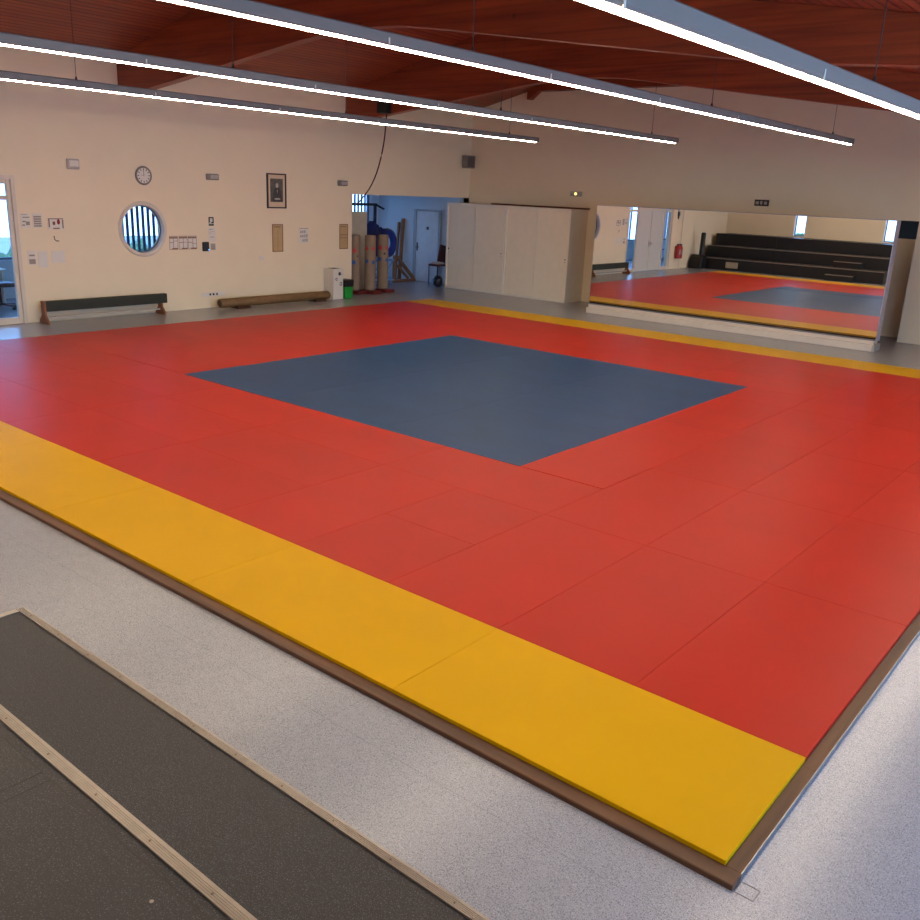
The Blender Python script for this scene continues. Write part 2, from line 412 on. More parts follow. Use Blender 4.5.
# niche behind cabinets and mirror
struct('wall_niche', MB().box(-11.4, -2.9, 18.4, 18.5, 0, 2.15), wall_m, 'low partition at the back of the recess behind the mirror')
struct('ceiling_niche', MB().box(-11.4, -2.9, 17.9, 19.6, 2.9, 3.0).box(-11.4, -2.9, 19.5, 19.6, 0, 2.9).box(-2.9, -2.8, 17.9, 19.6, 0, 3.0).box(-11.5, -11.4, 17.9, 19.6, 0, 3.0), dark_v, 'box coloured near-black for the shade in the void above the recess partition')

# rear rooms (office and store) behind the clock wall
XF = -19.5
struct('floor_rear', MB().box(XF-T, XA-T, -10.2, 17.75, -0.12, -0.001), floor_m, 'grey floor of the office and store room')
struct('ceiling_rear', MB().box(XF-T, XA-T, -10.2, 17.75, 2.95, 3.05), blue_wall, 'flat ceiling of the office and store room')
OW = [(-9.8, -5.6), (-5.4, -0.6), (-0.4, 2.6), (3.0, 8.3), (8.75, 11.9)]
SW = (13.2, 17.2)
struct('wall_rear', wall_x(XF-T, XF, -10.2, 17.75, 2.95, [(a, b, 0.85, 2.8) for a, b in OW] + [(SW[0], SW[1], 0.85, 2.8)]), blue_wall, 'window wall of the office and store room')
struct('wall_store', MB().box(XF, XA-T, 17.55, 17.75, 0, 2.95), blue_wall, 'pale end wall of the store room')
struct('wall_partition', MB().box(XF, XA-T, 12.55, 12.7, 0, 2.95), blue_wall, 'partition between office and store room')
struct('wall_office', MB().box(XF, XA-T, -10.2, -10.05, 0, 2.95).box(XA-T-0.15, XA-T, -10.05, YBACK-T, 0, 2.95), blue_wall, 'pale end wall of the office')

def window(n, axis, at, a, b, z0, z1, label, fr=0.05, mull=0, out=-1, m=None, depth=0.06, g=None):
    """framed pane in a hole; axis 'x' = wall lying along y at x=at"""
    o = thing('window_%d' % n, ((at, (a+b)/2, z0) if axis == 'x' else ((a+b)/2, at, z0)), label, 'window'); o['kind'] = 'structure'
    f = MB()
    def bx(mb, p, q, r, s, d=depth):
        if axis == 'x': mb.box(at-d/2, at+d/2, p, q, r, s)
        else: mb.box(p, q, at-d/2, at+d/2, r, s)
    bx(f, a, b, z0, z0+fr); bx(f, a, b, z1-fr, z1); bx(f, a, a+fr, z0+fr, z1-fr); bx(f, b-fr, b, z0+fr, z1-fr)
    for k in range(mull):
        c_ = a + (b-a)*(k+1)/(mull+1); bx(f, c_-fr/2, c_+fr/2, z0+fr, z1-fr)
    build('window_frame', f, m or wframe_m, o, bevel=0.004)
    p = MB(); bx(p, a+fr, b-fr, z0+fr, z1-fr, 0.008)
    build('pane', p, g or glass_t, o)
    return o
wn = 1
for a, b in WINX:
    w = window(wn, 'y', YBACK-0.15, a, b, 1.45, 3.3, 'tall narrow window in the wall behind the bleachers'); wn += 1
    build('window_reveal', MB().box(a, a+0.015, YBACK-0.115, YBACK, 1.45, 3.3).box(a, b, YBACK-0.115, YBACK, 1.45, 1.465), reveal_m, w)
for a, b in WINR:
    window(wn, 'x', XR+0.15, a, b, 0.1, 3.1, 'large daylight window in the right wall', mull=1, m=trimw_m, g=glass_m); wn += 1
for a, b in OW:
    window(wn, 'x', XF-0.1, a, b, 0.85, 2.8, 'office window with sun slats outside', mull=2); wn += 1
w = window(wn, 'x', XF-0.1, SW[0], SW[1], 0.85, 2.8, 'store room window with vertical sun slats outside', mull=1); wn += 1
# outside: vertical slats, hedge, ground
for y0, y1, lab in ((8.2, 12.2, 'row of dark vertical sun slats outside the round window'), (13.0, 18.6, 'row of dark vertical sun slats outside the store window')):
    s = thing('sun_screen', (XF-0.75, (y0+y1)/2, 0), lab, 'sun screen')
    m = MB(); y = y0
    while y < y1: m.box(XF-0.765, XF-0.735, y, y+0.07, 0.55, 3.3); y += 0.15
    build('slat_row', m, slat_m, s)
    build('slat_rail', MB().box(XF-0.83, XF-0.67, y0-0.1, y1+0.1, 3.3, 3.4).box(XF-0.83, XF-0.67, y0-0.1, y1+0.1, 0.45, 0.55).box(XF-0.83, XF-0.75, y0-0.1, y0, -0.1, 3.3).box(XF-0.83, XF-0.75, y1, y1+0.1, -0.1, 3.3), slat_m, s)
tag(build('ground_left', MB().box(-40, XF-T, -20, 40, -0.3, -0.1), ground_m), 'pale paving outside the office windows', 'ground', kind='structure')
tag(build('ground_front', MB().box(XA-T, 30, -30, YBACK-T, -0.3, -0.13), ground_m), 'pale paving outside the bleacher wall', 'ground', kind='structure')
m = MB()
for k in range(26): m.blob((-27 + 0.6*math.sin(k*3.1), -2+k*1.0, -0.4), (0.9, 0.8, 0.75+0.25*math.sin(k*1.7)), k, 0.16, 3)
solo('hedge', m, hedge_m, 'green hedge seen in gaps between the slats of the round window', 'hedge')
m = MB()
for k in range(24): m.blob((-16+k*1.0, -12+0.5*math.sin(k*2.3), 0.3), (0.8, 0.9, 0.9+0.3*math.sin(k*1.9)), k+50, 0.16, 3)
solo('hedge', m, hedge_m, 'green hedge outside, showing low in the narrow window reflected at the mirror edge', 'hedge')

# door assembly: sidelight, double door, sidelight
def sidelight(n, y0, y1, lab):
    o = thing('window_%d' % n, (XA, (y0+y1)/2, 0), lab, 'window'); o['kind'] = 'structure'
    f = MB(); xf0, xf1 = XA-0.09, XA-0.02
    f.box(xf0, xf1, y0, y0+0.07, 0, 2.6).box(xf0, xf1, y1-0.07, y1, 0, 2.6).box(xf0, xf1, y0+0.07, y1-0.07, 0, 0.12).box(xf0, xf1, y0+0.07, y1-0.07, 2.52, 2.6).box(xf0, xf1, y0+0.07, y1-0.07, 2.24, 2.32)
    build('window_frame', f, trimw_m, o, bevel=0.006)
    build('pane', MB().box(XA-0.06, XA-0.052, y0+0.07, y1-0.07, 0.12, 2.24).box(XA-0.06, XA-0.052, y0+0.07, y1-0.07, 2.32, 2.52), glass_m, o)
sidelight(wn, 3.72, DY1, 'tall glazed sidelight with transom at the left edge of the photo'); wn += 1
sidelight(wn, DY0, 1.62, 'tall glazed sidelight on the far side of the double door'); wn += 1
for i, (a, b, s) in enumerate(((1.66, 2.66, 1), (2.68, 3.68, -1))):
    d = thing('door_%d' % (i+1), (XA, (a+b)/2, 0), ('off-white double door leaf nearer the extinguisher' if i == 0 else 'off-white double door leaf nearer the dark bench'), 'door'); d['kind'] = 'structure'
    build('door_leaf', MB().box(XA-0.08, XA-0.03, a, b, 0.01, 2.3), door_m, d, bevel=0.004)
    yh = b-0.07 if i == 0 else a+0.07
    build('door_handle', MB().tube([(XA-0.03, yh, 1.05), (XA+0.03, yh, 1.05), (XA+0.03, yh-(0.12 if i == 0 else -0.12), 1.05)], 0.011, 8).box(XA-0.03, XA-0.022, yh-0.025, yh+0.025, 0.93, 1.15), alu_m, d, smooth=True)
struct('trim_1', MB().box(XA-0.1, XA-0.02, 1.62, 3.72, 2.3, 2.6).box(XA-0.1, XA-0.02, 2.66, 2.68, 0, 2.3), trimw_m, 'painted panel above the double door')
struct('trim_2', MB().box(XA, XA+0.02, DY1, DY1+0.07, 0, 2.68).box(XA, XA+0.02, DY0-0.07, DY0, 0, 2.68).box(XA, XA+0.02, DY0, DY1, 2.6, 2.68), trimw_m, 'painted architrave round the glazed doorway', bevel=0.004)
# round window
o = thing('window_%d' % wn, (XA, RW[0], RW[1]), 'round porthole window below the wall clock', 'window'); o['kind'] = 'structure'; wn += 1
m = MB(); R0, R1 = RW[2]-0.005, RW[2]+0.075; seg = 48
prof = [(R0, -0.10), (R0, 0.02), (R0+0.03, 0.03), (R1-0.02, 0.03), (R1, 0.0)]
rings = [[m.bm.verts.new((XA+d, RW[0]+r*math.cos(2*math.pi*k/seg), RW[1]+r*math.sin(2*math.pi*k/seg))) for k in range(seg)] for r, d in prof]
for i in range(len(rings)-1):
    for k in range(seg): m.bm.faces.new((rings[i][k], rings[i][(k+1)%seg], rings[i+1][(k+1)%seg], rings[i+1][k]))
build('window_frame', m, trimw_m, o, smooth=True)
build('pane', MB().disc((XA-0.09, RW[0], RW[1]), R0, 0.008, 'x', 48), glass_m, o)
build('window_reveal', MB().ring((XA-0.10, RW[0], RW[1]), R0-0.012, 0.016, 'x', 48, 8), wframe_m, o, smooth=True)

# store room door
d = thing('door_3', (-17.4, 17.55, 0), 'pale grey door at the back of the store room', 'door'); d['kind'] = 'structure'
build('door_leaf', MB().box(-17.82, -16.92, 17.50, 17.545, 0.01, 2.09), mat('store_door', (196, 204, 212), 0.5), d, bevel=0.004)
build('door_frame', MB().box(-17.92, -17.82, 17.48, 17.55, 0, 2.15).box(-16.92, -16.84, 17.48, 17.55, 0, 2.15).box(-17.82, -16.92, 17.48, 17.55, 2.09, 2.15), mat('store_frame', (150, 158, 166), 0.5), d)
build('door_handle', MB().tube([(-17.76, 17.50, 1.03), (-17.76, 17.43, 1.03), (-17.64, 17.43, 1.03)], 0.012, 8).box(-17.785, -17.735, 17.49, 17.5, 0.92, 1.16), dkgrey_m, d, smooth=True)
build('door_sign', MB().box(-17.40, -17.31, 17.492, 17.5, 1.56, 1.65), dkgrey_m, d)

# ------------------------------------------------------------------ timber beams
SOF = [(-15.95, 4.42), (-15.1, 4.33), (-12.8, 4.62), (-10.6, 4.91), (-9.9, 4.975), (-9.4, 4.995), (-8.9, 4.99), (-8.4, 4.96), (-7.9, 4.90), (-6.5, 4.71), (-4.9, 4.49), (-3.5, 4.30), (-2.4, 4.19), (-1.5, 4.13), (0.5, 4.08), (4.3, 4.05)]
SOF = [(x, z-0.018) for x, z in SOF]
def beam_mb(y):
    m = MB(); xs = [p[0] for p in SOF]
    xs = sorted(set(xs + [x for x, _ in CEIL if -15.95 < x < 4.3]))
    low = [(x, interp(SOF, x)) for x in xs]; top = [(x, interp(CEIL, x)-0.002) for x in reversed(xs)]
    for (xa, xb) in zip(xs, xs[1:]): pass
    # side faces as quads so the concave outline stays clean
    for yy in (y, y+0.2):
        vs = [(m.bm.verts.new((x, yy, interp(SOF, x))), m.bm.verts.new((x, yy, interp(CEIL, x)-0.002))) for x in xs]
        for a_, b_ in zip(vs, vs[1:]): m.bm.faces.new((a_[0], b_[0], b_[1], a_[1]))
        if yy == y: A = vs
        else: B = vs
    for i in range(len(xs)-1):
        m.bm.faces.new((A[i][0], A[i+1][0], B[i+1][0], B[i][0])); m.bm.faces.new((A[i][1], A[i+1][1], B[i+1][1], B[i][1]))
    for i in (0, -1): m.bm.faces.new((A[i][0], A[i][1], B[i][1], B[i][0]))
    return m
for y, lab in ((6.75, 'curved red-brown glulam roof beam nearer the camera, its end right of the double light line'), (12.78, 'curved red-brown glulam roof beam over the store opening, farther back'), (0.75, 'curved red-brown glulam roof beam directly over the near mat edge, out of the photo')):
    solo('roof_beam', beam_mb(y), beam_m, lab, 'beam', 'curved roof beams', bevel=0.006)
t = thing('ledger_beam', (-9.5, 17.6, 5.35), 'dark timber beam lying along the top of the mirror wall', 'beam')
build('timber', MB().prism([(-13.5, 5.35), (-4.4, 5.35), (-4.4, 5.12+0.0), (-3.9, 5.0), (-3.9, 5.02), (-5.0, 5.29), (-7.4, 5.94), (-9.0, 6.19), (-10.6, 6.14), (-12.1, 5.92), (-13.5, 5.52)][:2] + [(-5.2, 5.35)][:0] + [(-5.2, 5.352), (-7.4, 5.94), (-9.0, 6.19), (-10.6, 6.14), (-12.1, 5.92), (-13.5, 5.52)], 'y', 17.45, 17.698), beam_m, t)
build('bracket', MB().prism([(-13.95, 5.40), (-13.95, 5.15), (-13.88, 5.15), (-13.62, 5.35), (-13.5, 5.35), (-13.5, 5.5)], 'y', 17.5, 17.698), beam_m, t)

# ------------------------------------------------------------------ suspended linear lights
def lamp_row(x, z, lab):
    t = thing('linear_lamp', (x, 5.0, z), lab, 'ceiling light', 'long suspended tube lights')
    y0, y1 = -3.95, 14.05
    m = MB()
    m.prism([(x-0.04, z+0.003), (x+0.04, z+0.003), (x+0.052, z+0.015), (x+0.052, z+0.088), (x+0.035, z+0.10), (x-0.035, z+0.10), (x-0.052, z+0.088), (x-0.052, z+0.015)], 'y', y0, y1)
    build('housing', m, house_m, t)
    ys = [2.2+2.25*k for k in range(-2, 6)]
    edges = [y0+0.02] + ys + [y1-0.05]
    for a, b in zip(edges, edges[1:]):
        if b-a < 0.1: continue
        build('tube', MB().prism([(x-0.028, z+0.0026), (x+0.028, z+0.0026), (x+0.024, z-0.004), (x+0.015, z-0.009), (x-0.015, z-0.009), (x-0.024, z-0.004)], 'y', a+0.012, b-0.012), tube_m, t)
    for y in ys:
        build('tube_clip', MB().box(x+0.052, x+0.057, y-0.008, y+0.008, z-0.004, z+0.055), white_m, t)
    for y in (-3.0, 3.3, 8.2, 13.0):
        ztop = interp(CEIL, x)
        build('suspension_wire', MB().tube([(x, y, z+0.1), (x, y, ztop)], 0.004, 6).lathe((x, y, z+0.1), [(0.018, 0), (0.012, 0.03), (0.004, 0.05)], 10), wire_m, t)
lamp_row(-11.1, 3.855, 'long suspended tube light nearest the clock wall, lowest in the photo')
lamp_row(-7.7, 3.845, 'long suspended tube light, second out from the clock wall')
lamp_row(-4.3, 3.83, 'long suspended tube light, third out from the clock wall')
lamp_row(-0.9, 3.455, 'long suspended tube light nearest the camera, crossing the top right corner')

# ------------------------------------------------------------------ judo mats
ZM0, ZM1 = 0.012, 0.05
XE, YI, YE = -14.16, 13.12, 14.07
def ordw(n): return ['first', 'second', 'third', 'fourth', 'fifth', 'sixth', 'seventh', 'eighth', 'ninth', 'tenth', 'eleventh', 'twelfth', 'thirteenth', 'fourteenth'][n]
def judo_mat(x0, x1, y0, y1, m, lab, grp, dz=0.0):
    g = 0.0006
    mb = MB().box(x0+g, x1-g, y0+g, y1-g, ZM0, ZM1+dz)
    return solo('judo_mat', mb, m, lab, 'mat', grp, bevel=0.003, origin=((x0+x1)/2, (y0+y1)/2, ZM0))
xs7 = [0, -2, -4, -6, -8, -10, -12, XE]
for i in range(7):
    judo_mat(xs7[i+1], xs7[i], 0, 1, yel_m, 'yellow mat of the near band, %s from the near right-hand corner' % ordw(i), 'yellow mats along the near edge')
    judo_mat(xs7[i+1], xs7[i], YI, YE, yel_m, 'yellow mat of the far band, %s from the right-hand edge' % ordw(i), 'yellow mats along the far edge')
ysR = [1, 3, 5, 7, 9, 11, YI]
for c_, (x0, x1) in enumerate(((-1, 0), (-2, -1), (-3, -2))):
    for r_ in range(6):
        judo_mat(x0, x1, ysR[r_], ysR[r_+1], red_m, 'red mat, %s column in from the right edge, %s back from the near yellow band' % (ordw(c_), ordw(r_)), 'red mats down the right side')
# column right against the blue square
ysB = [4, 5, 7, 9, 10]
for r_ in range(4):
    judo_mat(-4, -3, ysB[r_], ysB[r_+1], red_m, "red mat touching the blue square's right side, %s back from its near corner" % ordw(r_), 'red mats beside the blue square', dz=0.004 if r_ == 0 else 0)
# near red block
judo_mat(-4, -3, 1, 2, red_m, 'small red mat behind the near yellow band, fourth column from the right edge', 'red mats in front of the blue square')
judo_mat(-4, -3, 2, 3, red_m, 'small red mat one back from the near yellow band, fourth column from the right edge', 'red mats in front of the blue square')
judo_mat(-5, -4, 1, 3, red_m, 'red mat laid lengthwise behind the near yellow band, fifth column from the right edge', 'red mats in front of the blue square')
xsL = [-5, -7, -9, -11, -13, XE]
for i in range(5):
    for r_, nm in ((1, 'touching the near yellow band'), (2, 'one row back from the near yellow band')):
        judo_mat(xsL[i+1], xsL[i], r_, r_+1, red_m, 'red crosswise mat %s, %s counting leftwards' % (nm, ordw(i)), 'red mats in front of the blue square')
xsM = [-3, -5, -7, -9, -11, -13, XE]
for i in range(6):
    judo_mat(xsM[i+1], xsM[i], 3, 4, red_m, 'red mat in the row just before the blue square, %s from its right end' % ordw(i), 'red mats in front of the blue square', dz=0)
# blue square
for i in range(3):
    for r_ in range(6):
        judo_mat(-6-2*i, -4-2*i, 4+r_, 5+r_, blu_m, 'blue mat, %s row from the near side, %s' % (ordw(r_), ('right-hand of three', 'middle of three', 'left-hand of three')[i]), 'blue mats in the centre', dz=0.004 if r_ == 0 else 0)
# left block beside the blue square
for i, (x0, x1) in enumerate(((-12, -10), (XE, -12))):
    for r_ in range(6):
        judo_mat(x0, x1, 4+r_, 5+r_, red_m, 'red mat left of the blue square, %s row back, %s' % (ordw(r_), ('touching the blue', 'nearest the clock wall')[i]), 'red mats left of the blue square', dz=0.004 if (r_, i) == (0, 0) else 0)
# far red block
xsF = [-3, -5, -7, -9, -11, -13, XE]
for i in range(6):
    for r_, (a, b) in enumerate(((10, 11), (11, 12), (12, YI))):
        judo_mat(xsF[i+1], xsF[i], a, b, red_m, 'red mat beyond the blue square, %s row behind it, %s from the right' % (ordw(r_), ordw(i)), 'red mats beyond the blue square')
# underlay and wooden edge
solo('mat_underlay', MB().box(XE+0.002, -0.002, 0.002, YE-0.002, 0.0, ZM0-0.0005), foam_m, 'dark underlay board beneath all the judo mats', 'underlay')
FW = 0.095
t = thing('mat_surround', (0, 0, 0), 'brown wooden edging board framing the judo mats on the floor', 'edging')
xx = 0.075
cuts = [xx, -3.34, -7.4, -11.3, XE-FW]
for a, b in zip(cuts[1:], cuts): build('edge_board', MB().prism([(-FW, 0), (-FW, 0.024), (-FW+0.005, 0.029), (-0.001, 0.029), (-0.001, 0)], 'x', a+0.001, b-0.001), frame_m, t, bevel=0.002)
cuts = [0, 0.95, 5.0, 9.5, YE]
for a, b in zip(cuts, cuts[1:]): build('edge_board', MB().prism([(0.001, 0), (0.001, 0.029), (xx-0.004, 0.029), (xx-0.004, 0)], 'y', a, b-0.002), frame_y, t)
build('edge_trim', MB().box(xx-0.0035, xx, 0, YE+0.05, 0, 0.027), alu_m, t)
for a, b in ((-7.1, xx), (XE-FW, -7.102)): build('edge_board', MB().box(a, b, YE+0.001, YE+FW, 0, 0.029), frame_m, t, bevel=0.004)
for a, b in ((0, 7.0), (7.002, YE)): build('edge_board', MB().box(XE-FW, XE-0.001, a, b, 0, 0.029), frame_y, t, bevel=0.004)
# floor box lid outline beside the corner
def outline(m, x0, x1, y0, y1, w=0.004, z=0.0015):
    m.box(x0, x1, y0, y0+w, 0, z).box(x0, x1, y1-w, y1, 0, z).box(x0, x0+w, y0+w, y1-w, 0, z).box(x1-w, x1, y0+w, y1-w, 0, z); return m
solo('floor_socket_lid', outline(MB(), 0.08, 0.165, -0.09, -0.01), grey_m, 'thin square lid outline in the floor at the mat corner', 'floor lid')

# ------------------------------------------------------------------ bleachers
H = 0.47
YT = [-1.30, -2.105, -2.91]
def bleacher(name, X0_, X1_, lab, plate=False, detail=False):
    x0, x1 = X0_[0], X1_[0]
    t = thing(name, ((x0+x1)/2, -2.6, 0), lab, 'bleachers', 'black tiered bleachers')
    for k, y in enumerate(YT):
        x0, x1 = X0_[k], X1_[k]
        yb = YT[k+1] if k < 2 else YBACK+0.01
        z = H*(k+1)
        build('riser', MB().box(x0, x1, y-0.02, y, (H*k if k else 0), z-0.012), riser_m, t)
        build('tread', MB().box(x0, x1, yb, y-0.021, z-0.03, z-0.004), carpet_m, t)
        n = MB(); n.prism([(y-0.038, z-0.004), (y-0.038, z+0.001), (y+0.006, z+0.001), (y+0.006, z-0.03), (y, z-0.03), (y, z-0.004)], 'x', x0, x1)
        for gpos in (0.006, 0.013, 0.020, 0.027): n.box(x0, x1, y-gpos-0.002, y-gpos, z+0.001, z+0.0025)
        n.box(x0, x1, y-0.038, y-0.035, z+0.001, z+0.004)
        build('nosing', n, nose_m if k < 2 else riser_m, t)
    for side in (0, 1):
        m = MB()
        for k, y in enumerate(YT):
            xx0 = X0_[k] if side == 0 else X1_[k]-0.02
            yb = YT[k+1] if k < 2 else YBACK+0.01
            m.box(xx0, xx0+0.02, yb, y-0.022, 0, H*(k+1)-0.031)
        build('end_panel', m, riser_m, t)
    x0, x1 = X0_[0], X1_[0]
    if plate: build('beige_plate', MB().box(-14.45, -13.92, YT[0], YT[0]+0.008, 0.10, 0.34), plate_m, t)
    if detail:
        build('nosing', MB().box(x0-0.001, x0+0.035, YT[1]+0.01, YT[0]-0.038, H-0.003, H+0.001).box(x0-0.006, x0-0.001, YT[1]+0.01, YT[0]+0.006, H-0.03, H+0.001), nose_m, t)
        px = [(x0+0.03, -1.485), (-1.425, 0.05), (0.11, 1.6), (1.66, x1-0.04)]
        for a, b in px:
            build('access_panel', MB().box(a, b, -2.88, -2.182, 2*H-0.0055, 2*H-0.0036), carpet_m, t)
            cc = MB(); g = 0.005
            cc.box(a-g, b+g, -2.182, -2.182+g, 2*H-0.0045, 2*H-0.003).box(a-g, a, -2.88, -2.182, 2*H-0.0045, 2*H-0.003).box(b, b+g, -2.88, -2.182, 2*H-0.0045, 2*H-0.003)
            build('panel_gap', cc, black_m, t)
        build('finger_hole', MB().disc((-0.985, -2.245, 2*H-0.0036), 0.011, 0.0008, 'z', 14), black_m, t)
        build('screw', MB().disc((-0.75, -2.245, 2*H-0.0036), 0.006, 0.0015, 'z', 12), nose_m, t)
        for k in range(12):
            xs_ = -3.45+0.3*k
            build('screw', MB().disc((xs_, YT[0]-0.02, H+0.001), 0.004, 0.002, 'z', 8), nose_d, t)
            build('screw', MB().disc((xs_+0.1, YT[1]-0.02, 2*H+0.001), 0.004, 0.002, 'z', 8), nose_d, t)
    return t
SE = [-12.50, -12.80, -13.05]
L3 = lambda v: [v]*3
bleacher('bleacher_unit', L3(-15.72), [v-0.006 for v in SE], 'black three-tier bleacher unit with a beige plate, seen in the mirror', plate=True)
bleacher('bleacher_unit', [v+0.006 for v in SE], L3(-8.2), 'black three-tier bleacher unit with low steps, right of the seam in the mirror')
bleacher('bleacher_unit', L3(-3.58), L3(4.1), 'dark carpeted bleacher steps with metal nosings in the lower left foreground', detail=True)
for z0, y0, lab in ((0, YT[0], 'low black half step on the floor before the mirrored bleachers'), (H, YT[1], 'low black half step on the first tier of the mirrored bleachers')):
    t = thing('half_step', (-9.7, y0+0.2, z0), lab, 'step', 'half steps on the bleachers')
    build('step_body', MB().box(-10.25, -9.2, y0+0.012, y0+0.34, z0+0.003, z0+0.23), riser_m, t)
    build('nosing', MB().box(-10.25, -9.2, y0+0.30, y0+0.347, z0+0.23, z0+0.236).box(-10.25, -9.2, y0+0.341, y0+0.347, z0+0.205, z0+0.23), nose_m, t)
# covered training post beside the bleachers
t = thing('covered_post', (-15.6, -1.0, 0), 'tall black post in a bulky black cover beside the mirrored bleachers', 'post')
m = MB(); m.prism([(-1.28, 0), (-1.28, 0.5), (-1.2, 0.56), (-1.0, 0.56), (-0.85, 0.46), (-0.76, 0.3), (-0.74, 0)], 'x', -15.88, -15.3)
build('cover', m, black_m, t, bevel=0.05, segs=3)
build('post', MB().lathe((-15.5, -1.12, 0.55), [(0.1, 0), (0.1, 0.88), (0.07, 0.92)], 16), black_m, t, smooth=True)

# ------------------------------------------------------------------ wall mirror on its plinth
YMR = 15.88
t = thing('wall_mirror', (-7.15, YMR+0.15, 0), 'wide full-height mirror standing on a cream plinth before the recess', 'mirror')
build('mirror_box', MB().box(-10.52, -3.76, YMR+0.006, YMR+0.28, 0.19, 2.555), m_edge, t, bevel=0.003)
build('mirror_pane', MB().box(-10.51, -3.77, YMR, YMR+0.005, 0.2, 2.545), mir, t)
build('plinth', MB().box(-10.5, -3.78, YMR-0.14, YMR+0.28, 0.0, 0.13), trimw_m, t, bevel=0.006)
build('plinth_ledge', MB().box(-10.51, -3.79, YMR-0.03, YMR+0.26, 0.131, 0.19), trimw_m, t, bevel=0.004)
build('end_cap', MB().box(-3.779, -3.73, YMR-0.15, YMR+0.27, 0, 0.135), lgrey_m, t, bevel=0.004)

# ------------------------------------------------------------------ white cabinets
def cabinet(x0, x1, lab, side):
    y0, y1, h = 16.87, 17.69, 2.40
    t = thing('sliding_cabinet', ((x0+x1)/2, (y0+y1)/2, 0), lab, 'cabinet', 'tall white sliding-door cabinets')
    b = MB().box(x0, x0+0.04, y0, y1, 0, h).box(x1-0.04, x1, y0, y1, 0, h).box(x0+0.04, x1-0.04, y0, y1, h-0.07, h).box(x0+0.04, x1-0.04, y0, y1, 0, 0.06).box(x0+0.04, x1-0.04, y1-0.02, y1, 0.06, h-0.07)
    build('body', b, lock_f, t, bevel=0.004)
    mid = (x0+x1)/2
    d1 = build('door', MB().box(x0+0.042, mid+0.03, y0+0.045, y0+0.065, 0.062, h-0.072), lock_m, t, bevel=0.003)
    d2 = build('door', MB().box(mid-0.0, x1-0.042, y0+0.015, y0+0.035, 0.062, h-0.072), lock_m, t, bevel=0.003)
    build('door_edge', MB().box(mid-0.002, mid+0.03, y0+0.008, y0+0.014, 0.062, h-0.072), lock_f, d2)
    build('lock', MB().disc((x1-0.09, y0+0.005, 1.12), 0.016, 0.01, 'y', 12).disc((x1-0.09, y0+0.006, 1.05), 0.01, 0.009, 'y', 12), dkgrey_m, d2)
    build('lock', MB().disc((x0+0.07, y0+0.035, 1.12), 0.022 if side else 0.008, 0.01, 'y', 12), black_m, d1)
cabinet(-16.07, -13.98, 'tall white sliding-door cabinet next to the store room opening', True)
cabinet(-13.97, -11.87, 'tall white sliding-door cabinet next to the mirror', False)
solo('long_board', MB().box(-14.9, -11.8, 17.40, 17.66, 2.401, 2.44), brown_b, 'long thin brown board lying on top of the cabinet nearer the mirror', 'board')

# ------------------------------------------------------------------ things on the clock wall
X0 = XA
def yz(m, y0, y1, z0, z1, t0, t1): return m.box(X0+t0, X0+t1, y0, y1, z0, z1)
ZS = -0.02
# clock
t = thing('wall_clock', (X0, 7.175, 2.79), 'round white wall clock with grey rim above the porthole window', 'clock')
cy, cz, cr = 7.175, 2.79, 0.165
build('face', MB().disc((X0, cy, cz), cr-0.01, 0.03, 'x', 36), paper_m, t)
build('rim', MB().ring((X0+0.022, cy, cz), cr, 0.021, 'x', 40, 8), grey_m, t, smooth=True)
mk = MB()
for k in range(12):
    a = math.pi*k/6; rot = Matrix.Rotation(-a, 3, 'X')
    mk.obox((X0+0.032, cy+math.sin(a)*(cr-0.045), cz+math.cos(a)*(cr-0.045)), (0.003, 0.016, 0.034), Matrix.Rotation(-a, 3, 'X'))
build('hour_marks', mk, ink_d, t)
build('hands', MB().bar((X0+0.036, cy+0.01, cz), (X0+0.036, cy-0.075, cz+0.012), 0.008, 0.003).bar((X0+0.038, cy, cz-0.01), (X0+0.038, cy-0.008, cz+0.11), 0.006, 0.003), ink_d, t)
# small wall boxes
def boxy(name, y0, y1, z0, z1, d, lab, cat, m, extra=None, grp=None):
    t = thing(name, (X0, (y0+y1)/2, z0), lab, cat, grp)
    build('body', yz(MB(), y0, y1, z0, z1, 0, d), m, t, bevel=min(0.02, d/3), segs=3)
    if extra: extra(t)
    return t
boxy('sensor_box', 5.58, 5.82, 2.85, 3.04, 0.05, 'square off-white box high on the wall left of the clock', 'wall box', lgrey_m,
     lambda t: build('cover_plate', yz(MB(), 5.62, 5.80, 2.90, 3.01, 0.05, 0.056), paper_m, t, bevel=0.002))
for y0, y1, zz, lab in ((8.66, 8.98, 2.76, 'oblong grey emergency lamp on the wall between clock and portrait'), (12.49, 12.81, 2.75, 'oblong grey emergency lamp on the wall above the store opening corner')):
    t = thing('emergency_lamp', (X0, (y0+y1)/2, zz), lab, 'emergency light', 'oblong emergency lamps')
    build('body', yz(MB(), y0, y1, zz, zz+0.13, 0, 0.06), grey_m, t, bevel=0.025, segs=3)
    build('diffuser', yz(MB(), y0+0.09, y1-0.03, zz+0.025, zz+0.105, 0.06, 0.068), lgrey_m, t, bevel=0.006)
